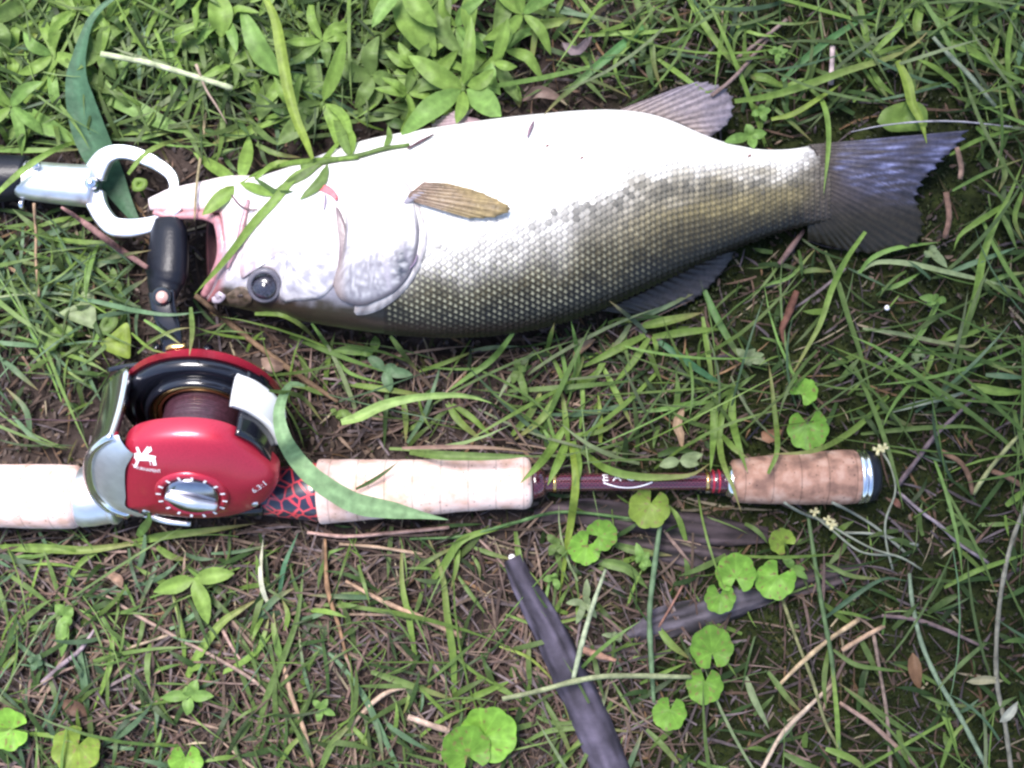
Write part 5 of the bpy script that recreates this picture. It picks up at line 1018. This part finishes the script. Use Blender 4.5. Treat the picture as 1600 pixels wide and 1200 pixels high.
# stalks, straws, twigs
GK = 'stalks and dead straws lying in the grass'
for a in (
 ('pale cut straw lying in the greenery at the upper left', [(157, 84), (200, 92), (235, 99), (300, 118), (363, 138)], 4.6, (.30, .34, .21), [70, 74, 70, 66, 60]),
 ('thin brown stalk standing over the lower lip of the fish', [(311, 118), (321, 148), (317, 220), (307, 290), (304, 345)], [1.4, 2.5, 2.6, 2.2, 1.4], (.24, .20, .12)),
 ('small forked dry twig under the cut straw', [(306, 100), (322, 140), (338, 165), (355, 194)], [2.4, 2, 1.8, 1], (.26, .20, .16), [70, 66, 62, 58]),
 ('reddish grass spike pointing down to the black handle knob', [(96, 324), (118, 338), (150, 362), (188, 390), (230, 418)], [2, 4.5, 5.5, 5, 4], (.17, .095, .09), [30, 34, 36, 34, 30]),
 ('brown upright dead stalk at the left under the gripper', [(53, 318), (56, 370), (56, 410), (61, 463)], 2.2, (.25, .17, .11), [40, 36, 34, 30]),
 ('straw coloured dead blade left of the slanting blue blades', [(-5, 412), (25, 424), (58, 442)], 3.0, (.42, .26, .17)),
 ('long brown twig between the snout and the reel', [(306, 462), (350, 498), (400, 538), (460, 582), (528, 628)], [4, 4.6, 4.8, 4.6, 3.4], (.13, .085, .055), [16, 18, 18, 17, 14]),
 ('pale leafless stalk curving up behind the tail fin at the top right', [(1330, 206), (1380, 196), (1440, 190), (1500, 190), (1582, 198)], [.8, 1.2, 1.5, 1.3, .8], (.26, .25, .28), [58, 60, 62, 54, 40]),
 ('pinkish broken straw standing behind the narrow tail end', [(1301, 72), (1300, 100), (1298, 132)], 4.4, (.42, .33, .33)),
 ('whitish thick stem slanting down at the top right', [(1458, 58), (1485, 88), (1515, 118), (1555, 166)], [3, 4.2, 4, 3], (.24, .28, .20), [44, 42, 38, 28]),
 ('dark twig crossing the moss right of the end cap', [(1527, 618), (1495, 648), (1460, 682), (1430, 722), (1403, 758)], [2.2, 3, 3.6, 4, 4.4], (.12, .09, .10)),
 ('grey twig running from the end cap to the lower right', [(1403, 768), (1440, 800), (1470, 822), (1500, 850), (1545, 880)], [2.5, 3, 3, 3, 2.4], (.22, .18, .20)),
 ('yellowish stem leaning at the right edge beyond the end cap', [(1604, 668), (1572, 702), (1545, 735), (1520, 772)], [3, 3.6, 3.6, 4], (.24, .25, .12)),
 ('short brown stick on the moss at the right edge', [(1548, 735), (1575, 746), (1602, 762)], 4.2, (.17, .10, .07)),
 ('curved brown stick left of the yellowish stem', [(1468, 704), (1500, 722), (1514, 745), (1520, 772)], 4.0, (.15, .09, .06)),
 ('pale green curved stem running down the bottom right', [(1421, 896), (1426, 945), (1440, 1005), (1465, 1062), (1500, 1120), (1545, 1205)], [3, 3.6, 3.8, 3.8, 4, 3.6], (.28, .36, .24)),
 ('knotty grey-green stem along the right edge', [(1604, 785), (1580, 850), (1565, 920), (1557, 1000), (1558, 1070), (1570, 1130), (1580, 1205)], 3.8, (.20, .19, .15)),
 ('jointed green stem descending right of the pennywort leaves', [(1262, 800), (1272, 870), (1285, 950), (1298, 1020), (1306, 1090), (1312, 1180)], [3, 3.6, 3.8, 3.8, 3.6, 3], (.13, .20, .09)),
 ('thin leaning green-brown stem from the crescent leaf area down', [(1222, 935), (1245, 1000), (1270, 1065), (1290, 1130), (1318, 1180)], 2.8, (.17, .17, .08)),
 ('long tan straw slanting to the bottom edge', [(1185, 1215), (1220, 1150), (1260, 1108), (1302, 1068)], [3, 3.8, 3.8, 3], (.42, .32, .24)),
 ('tan straw left of the jointed stem', [(1212, 1076), (1250, 1038), (1295, 1000), (1342, 968)], [3, 3.8, 4.2, 4], (.38, .28, .17)),
 ('short broken tan straw right of the jointed stem', [(1316, 1016), (1345, 998), (1382, 978)], 4, (.36, .24, .16)),
 ('dark arched twig on the lower right moss', [(1378, 962), (1430, 968), (1480, 985), (1545, 1015)], [3, 3.4, 3, 2], (.14, .10, .10)),
 ('pinkish jointed straw at the bottom right', [(1312, 1098), (1360, 1130), (1395, 1162), (1440, 1205)], [3.4, 4, 4.4, 3], (.24, .16, .13)),
 ('vertical brown stalk in the lower right litter', [(1365, 992), (1375, 1050), (1386, 1120), (1392, 1205)], 3, (.22, .16, .13)),
 ('long pale green stalk rising to the yellowish leaf', [(1022, 1100), (1018, 1040), (1015, 960), (1022, 890), (1032, 815)], [3, 4, 4.4, 4.2, 3.4], (.17, .26, .14), [14, 34, 44, 44, 42]),
 ('thin green stalk lying level below the cork grip', [(640, 842), (720, 838), (800, 818), (880, 800), (1000, 812)], [2, 2.4, 2.6, 2.6, 2], (.13, .24, .09)),
 ('greenish runner stem crossing the dark stick', [(785, 1092), (840, 1080), (900, 1064), (960, 1056), (1080, 1058)], [4, 4.4, 4.6, 4.6, 3.4], (.20, .22, .12), [62, 66, 70, 60, 40]),
 ('stalk of the pointed sprig crossing the dark stick', [(946, 890), (925, 950), (908, 1010), (896, 1060)], [2.6, 3.6, 4.4, 3.6], (.27, .31, .20), [40, 60, 70, 66]),
 ('thin reddish straw slanting over the bark', [(1075, 900), (1050, 945), (1028, 982)], 1.8, (.25, .13, .10)),
 ('tan straw lying under the middle grip', [(480, 832), (540, 838), (620, 832), (702, 824)], 2.8, (.36, .23, .20)),
 ('second tan straw under the middle grip, lower', [(530, 850), (590, 855), (660, 866)], 2.6, (.34, .24, .17)),
 ('thick tan straw in the litter at the lower centre', [(540, 908), (600, 940), (660, 966), (722, 995)], [2.6, 4, 4.6, 4.4], (.30, .20, .14)),
 ('orange-brown bent blade right of the thin sheaf', [(508, 842), (512, 920), (530, 980), (545, 1042)], [2.0, 4.0, 3.2, 2.0], (.20, .12, .07)),
 ('long forked brown twig across the lower left litter', [(158, 926), (215, 962), (280, 998), (345, 1032), (402, 1068), (440, 1112)], [2.4, 3, 3.2, 3, 3, 2.4], (.24, .17, .14)),
 ('grey-purple twig at the lower left', [(66, 1068), (95, 1040), (125, 1016), (150, 980)], [4.2, 4.2, 3.6, 2.4], (.19, .15, .17)),
 ('thin tan straw joining the forked twig from below', [(196, 1014), (240, 1000), (272, 990)], 2.6, (.27, .21, .15)),
 ('brown straw standing right of the forked twig', [(332, 952), (356, 1000), (382, 1042)], 2.6, (.30, .20, .17)),
 ('bundle straw leaning at the bottom left of centre', [(440, 1028), (455, 1085), (478, 1150), (490, 1205)], [3.6, 4, 3.6, 3], (.28, .19, .13)),
 ('curved tan straw above the neat four-leaved cross', [(545, 1138), (580, 1100), (615, 1078), (660, 1074)], [4, 4.2, 3.4, 2.2], (.33, .24, .18)),
 ('short thick pinkish straw left of the largest round leaf', [(638, 1120), (670, 1132), (702, 1142)], 5, (.36, .26, .21)),
 ('fallen brown straw above the upper fin', [(1112, 150), (1150, 118), (1200, 60)], 3.2, (.17, .12, .11)),
 ('second fallen straw above the upper fin', [(1150, 92), (1190, 62), (1230, 30)], 3, (.15, .11, .10)),
 ('pinkish broken stalk below the tail root', [(1257, 358), (1238, 385), (1218, 412)], [3, 4.5, 4.5], (.14, .09, .085)),
 ('brown stalk right of the tail tip', [(1478, 300), (1483, 340), (1476, 372)], 4.5, (.17, .10, .075)),
 ('second brown stalk right of the tail tip, shorter', [(1495, 230), (1502, 262), (1500, 280)], 4, (.20, .13, .10)),
 ('reddish brown curled strip on the soil below the dorsal fin', [(1245, 455), (1232, 490), (1222, 515), (1228, 545)], [5, 6, 5, 2], (.12, .055, .04)),
 ('dark splinter lying on the white belly near the rosette', [(637, 232), (655, 222), (678, 210)], [1.8, 2.6, 1.4], (.10, .06, .07)),
 ('dark sliver lying on the belly edge left of the long slanting blade', [(824, 214), (830, 198), (834, 190)], [1.2, 3, 2], (.18, .12, .15)),
 ('short straw on the soil beside the runner', [(908, 1014), (935, 1024), (962, 1032)], [5, 6, 3], (.36, .20, .14)),
 ('black thin wire-like twig above the butt grip', [(1165, 690), (1185, 668), (1205, 645)], 1.6, (.02, .02, .03)),
 ('dark splinter between the snout and gill throat', [(362, 305), (374, 320), (390, 328), (402, 326)], [1.4, 1.8, 2, 1], (.14, .09, .10))):
    lab, pts, r, c_ = a[:4]; twig(lab, pts, r, c_, a[4] if len(a) > 4 else None, cat='stalk' if 'stalk' in lab or 'stem' in lab else ('twig' if 'twig' in lab or 'stick' in lab or 'splinter' in lab or 'sliver' in lab else 'straw'),
        name='plant_stalk' if 'stalk' in lab or 'stem' in lab else ('twig' if 'twig' in lab or 'stick' in lab or 'splinter' in lab or 'sliver' in lab else 'dead_straw'), group=GK, m=M_leaf if c_[1] > c_[0] * 1.15 else M_straw)

# flower stalks by the butt cap
def flower(label, pts, heads, z):
    t = thing('flower_stalk', Wp(*pts[-1][:2], 0), label, 'flower stalk', 'pale flower stalks by the end cap')
    stem(t, pts, 1.7, (.34, .36, .28), z, over=False)
    for hx, hy, r in heads:
        for k in range(4):
            a = k * 1.7; V, F = tube([(hx, hy, z[0]), (hx + r * math.cos(a), hy + r * math.sin(a), z[0] + 5)], [r * .28, r * .42], 7, 4); mk('floret', toW(V), F, M_leaf, t, (.72, .68, .42))
flower('curved pale stalk with a cream flower head right of the end cap', [(1377, 704), (1392, 730), (1399, 768), (1384, 812), (1385, 850), (1395, 890)], [(1372, 703, 8), (1381, 700, 7)], [58, 54, 46, 34, 20, 6])
flower('slanting pale stalk with cream buds below the butt grip', [(1300, 822), (1330, 840), (1365, 858), (1410, 872), (1440, 890)], [(1300, 820, 8), (1293, 812, 6)], [34, 34, 30, 22, 8])
flower('second slanting pale stalk with one bud nearer the butt grip', [(1272, 806), (1300, 828), (1345, 862), (1400, 868)], [(1273, 800, 7)], [36, 34, 28, 8])
for i, (lab, pts) in enumerate((('pale wiry stalk under the end cap, upper of two', [(1300, 785), (1330, 800), (1370, 825), (1420, 868)]), ('pale wiry stalk under the end cap, lower of two', [(1310, 832), (1370, 835), (1435, 852)]), ('whitish stem from under the butt grip to the cream buds', [(1225, 785), (1250, 800), (1290, 815)]))): twig(lab, pts, 2.2, (.30, .32, .27), cat='stalk', name='plant_stalk', group=GK)
for lab, x, y, r in (('single shiny white bead on the dark moss', 1386, 481, 4.2), ('white bead on top of the dark stick', 800, 871, 5.5)):
    o = ball('bead', x, y, 14, r, r, M_white, None); tag(o, lab, 'bead')
# curled dead leaves
GD = 'curled dead leaves on the ground'
for lab, pts, w, c_ in (('tan curled leaf standing above the thin blank', [(1070, 635), (1058, 662), (1064, 680), (1066, 702)], 15, (.40, .27, .17)), ('brown curled seed leaf on a stalk at the lower right', [(1426, 1020), (1430, 1045), (1438, 1078)], 22, (.20, .11, .06)),
    ('small pale dead leaf near the right edge at the bottom', [(1510, 1065), (1540, 1062), (1568, 1064)], 14, (.36, .33, .2)), ('white edged curled leaf at the right bottom edge', [(1562, 1128), (1578, 1115), (1590, 1096)], 15, (.5, .5, .4)),
    ('greyish crumpled dead leaf near the upper body edge', [(815, 158), (840, 142), (880, 155)], 20, (.20, .14, .12)), ('purple-grey dried leaf above the crumpled one', [(878, 66), (900, 78), (925, 56)], 18, (.17, .13, .14)),
    ('brown leaf scrap below the level blade at the left', [(170, 895), (186, 905), (190, 918)], 14, (.32, .20, .14)), ('dark brown dead leaf in the lower left litter', [(95, 1095), (115, 1105), (138, 1118)], 26, (.12, .07, .05)),
    ('reddish leaf scrap beside the end cap stalks', [(1395, 778), (1402, 785), (1406, 794)], 12, (.30, .14, .10)), ('faded brown leaf left of the reel rim', [(408, 560), (425, 570), (448, 572)], 22, (.22, .15, .12)),
    ('tan leaf behind the butt grip grass', [(1190, 675), (1200, 680), (1222, 672)], 24, (.24, .13, .08)), ('dead blade base next to the spiky shoot', [(895, 560), (905, 545), (930, 530)], 14, (.34, .22, .14))):
    single('dead_leaf', lab, 'dead leaf', pts, w, c_, GD, kind='leaf', base=12, roll=.3)
# sticks and bark
def log(label, pts, R, flat, col, z, streak=.4, name='bark_chip', cat='bark', n=40, seg=26):
    V, F = tube([(x, y, z) for x, y in pts], R, seg, n, flat); sd = pts[0][0] * .1; out, cc = [], []
    d = np.array(pts[-1], float) - np.array(pts[0], float); d /= np.linalg.norm(d); nrm = np.array([-d[1], d[0]])
    for v in V:
        u = v[0] * d[0] + v[1] * d[1]; w = v[0] * nrm[0] + v[1] * nrm[1]
        k = mnoise.noise(Vector((u * .008, w * .11, sd))); k2 = mnoise.noise(Vector((u * .03, w * .3, sd + 3)))
        out.append((v[0] + nrm[0] * k2 * 2 * streak, v[1] + nrm[1] * k2 * 2 * streak, v[2] + (k * 6 + k2 * 4) * streak))
        cc.append(tuple(max(.01, q * (1 + 1.1 * k * streak * 2 + .5 * k2)) for q in col))
    o = mk(name, toW(np.array(out)), F, M_bark, None, cc); return tag(o, label, cat)
log('smooth dark purple-grey stick running down to the bottom edge', [(800, 872), (822, 920), (858, 985), (890, 1055), (925, 1130), (965, 1230)], [15, 23, 27, 29, 30, 29], .8, (.050, .043, .062), 16, .6, 'stick', 'stick', 60)
log('flat dark bark strip lying parallel under the blank', [(835, 806), (900, 800), (980, 808), (1060, 822), (1130, 832), (1200, 836)], [10, 22, 24, 26, 24, 12], .3, (.040, .029, .034), 3, 1.0)
log('cracked bark piece under the flat strip, nearer the stalk', [(960, 845), (1010, 856), (1080, 868), (1150, 870)], [8, 20, 22, 8], .3, (.032, .024, .027), 2, 1.0)
log('grey weathered bark piece beside the small heart leaf', [(978, 1000), (1030, 975), (1090, 962), (1150, 942), (1210, 930)], [8, 26, 28, 24, 8], .32, (.052, .045, .056), 4, 1.0)
log('dark bark sliver right of the pennywort leaves', [(1190, 925), (1240, 915), (1300, 900), (1350, 880)], [6, 18, 20, 6], .3, (.04, .03, .033), 3, 1.0)
log('thin decayed wood piece at the left of the bark', [(895, 1010), (940, 1020), (1000, 1018)], [4, 14, 5], .35, (.09, .07, .07), 4, .9)

# background weeds that only fill the dense greenery (alike, nothing tells them apart)
def proto_weed(seed, n, lw, L, col):
    random.seed(seed); lab = 'small broad-leaved weed within the dense greenery along the top left'
    t = thing('low_weed', (0, 0, 0), lab, 'weed', 'alike low weeds in the dense top left greenery'); t['label'] = lab
    def put(name, V, F, c): 
        o = mk(name, np.c_[V[:, 0] * S, -V[:, 1] * S, V[:, 2] * S], F, M_leaf, t, c); return o
    for k in range(n):
        a = 6.28 * k / n + random.uniform(-.4, .4); l_ = L * random.uniform(.6, 1.1)
        V, F, c = ribbon([(0, 0), (math.cos(a) * l_ * .5, math.sin(a) * l_ * .5), (math.cos(a + .2) * l_, math.sin(a + .2) * l_)], lw * random.uniform(.8, 1.2), kind='leaf', over=False, z=[22, 32 + random.uniform(-6, 8), 20], col=random.choice(col), n=9, cup=.14); put('leaf', V, F, c)
    V, F = tube([(0, 0, 24), (2, 2, 10), (3, 3, -4)], [2.4, 2.6, 3], 6); put('stem', V, F, np.tile(G['g'], (len(V), 1)))
    return t
protos = [proto_weed(3, 6, 15, 66, 'bg'), proto_weed(5, 5, 20, 74, 'bl'), proto_weed(8, 7, 12, 52, 'bgd'), proto_weed(11, 4, 24, 70, 'g'), proto_weed(14, 5, 17, 80, 'lb')]
random.seed(21); used = set()
spots = []
for k in range(900):
    x = random.uniform(-260, 860); y = random.uniform(-300, 250)
    lim = 205 - sst(600, 850, x) * 120
    if y > lim or (x < 330 and y > 225): continue
    if top_of(x, y) > 0 or any(top_of(x + dx, y + dy) > 0 for dx, dy in ((50, 0), (-50, 0), (0, 50), (35, 35), (-35, 35))): continue
    if any((x - a) ** 2 + (y - b) ** 2 < 34 ** 2 for a, b in spots): continue
    spots.append((x, y))
    if len(spots) >= 100: break
for i, (x, y) in enumerate(spots):
    p = protos[i % 5]
    if p.name in used:
        q = p.copy(); COL.objects.link(q)
        for ch in list(p.children): c = ch.copy(); COL.objects.link(c); c.parent = q
    else: q = p; used.add(p.name)
    q.location = Wp(x, y, random.uniform(-6, 30)); q.rotation_euler = (random.uniform(-.45, .45), random.uniform(-.45, .45), random.uniform(0, 6.28))

# added, unseen tree above the right-hand side, there only to cast shade
random.seed(99)
tree = thing('added_shade_tree', (1.15, 1.0, 0), 'added unseen leafy tree outside the picture, there to shade the tail end', 'tree')
def tk(name, P, Rr, seg=12, n=24):
    V, F = tube([tuple(a) for a in P], Rr, seg, n); return mk(name, V, F, M_bark, tree, (.10, .075, .06))
tk('trunk', [(1.15, 1.0, -.03), (1.12, .98, .6), (1.05, .93, 1.2), (.98, .9, 1.9), (.95, .9, 2.4)], [.055, .045, .036, .028, .01], 14)
limbs = [[(1.08, .95, 1.0), (.7, .8, 1.25), (.35, .64, 1.35), (.08, .52, 1.36)], [(1.04, .93, 1.25), (.75, .6, 1.45), (.42, .36, 1.5), (.15, .22, 1.42)], [(1.0, .91, 1.7), (.75, .9, 1.9), (.5, .8, 1.85)], [(1.0, .91, 1.6), (1.1, .6, 1.85), (1.05, .35, 1.85)]]
for P in limbs: tk('limb', P, [.02, .014, .009, .003], 8)
V, F, c = [], [], []
LP = [crom(np.array(P), 20) for P in limbs]
for k in range(7500):
    P = LP[random.choice([0, 0, 0, 0, 1, 1, 1, 1, 2, 3])]; q = P[random.randint(6, 19)] + np.array([random.gauss(0, .13), random.gauss(0, .15), random.gauss(0, .07)])
    a = random.uniform(0, 6.28); l_ = random.uniform(.04, .065); w_ = l_ * .32; tz = random.uniform(-.6, .6); u = np.array([math.cos(a), math.sin(a), tz * .6]); v = np.array([-math.sin(a), math.cos(a), random.uniform(-.5, .5)])
    k0 = len(V); V += [q, q + u * l_ * .5 + v * w_, q + u * l_, q + u * l_ * .5 - v * w_]; F += [(k0, k0 + 1, k0 + 2, k0 + 3)]; h = random.uniform(.6, 1.2); c += [(.05 * h, .11 * h, .02 * h)] * 4
cr = mk('crown', V, F, M_leaf, tree, c); cr['kind'] = 'stuff'
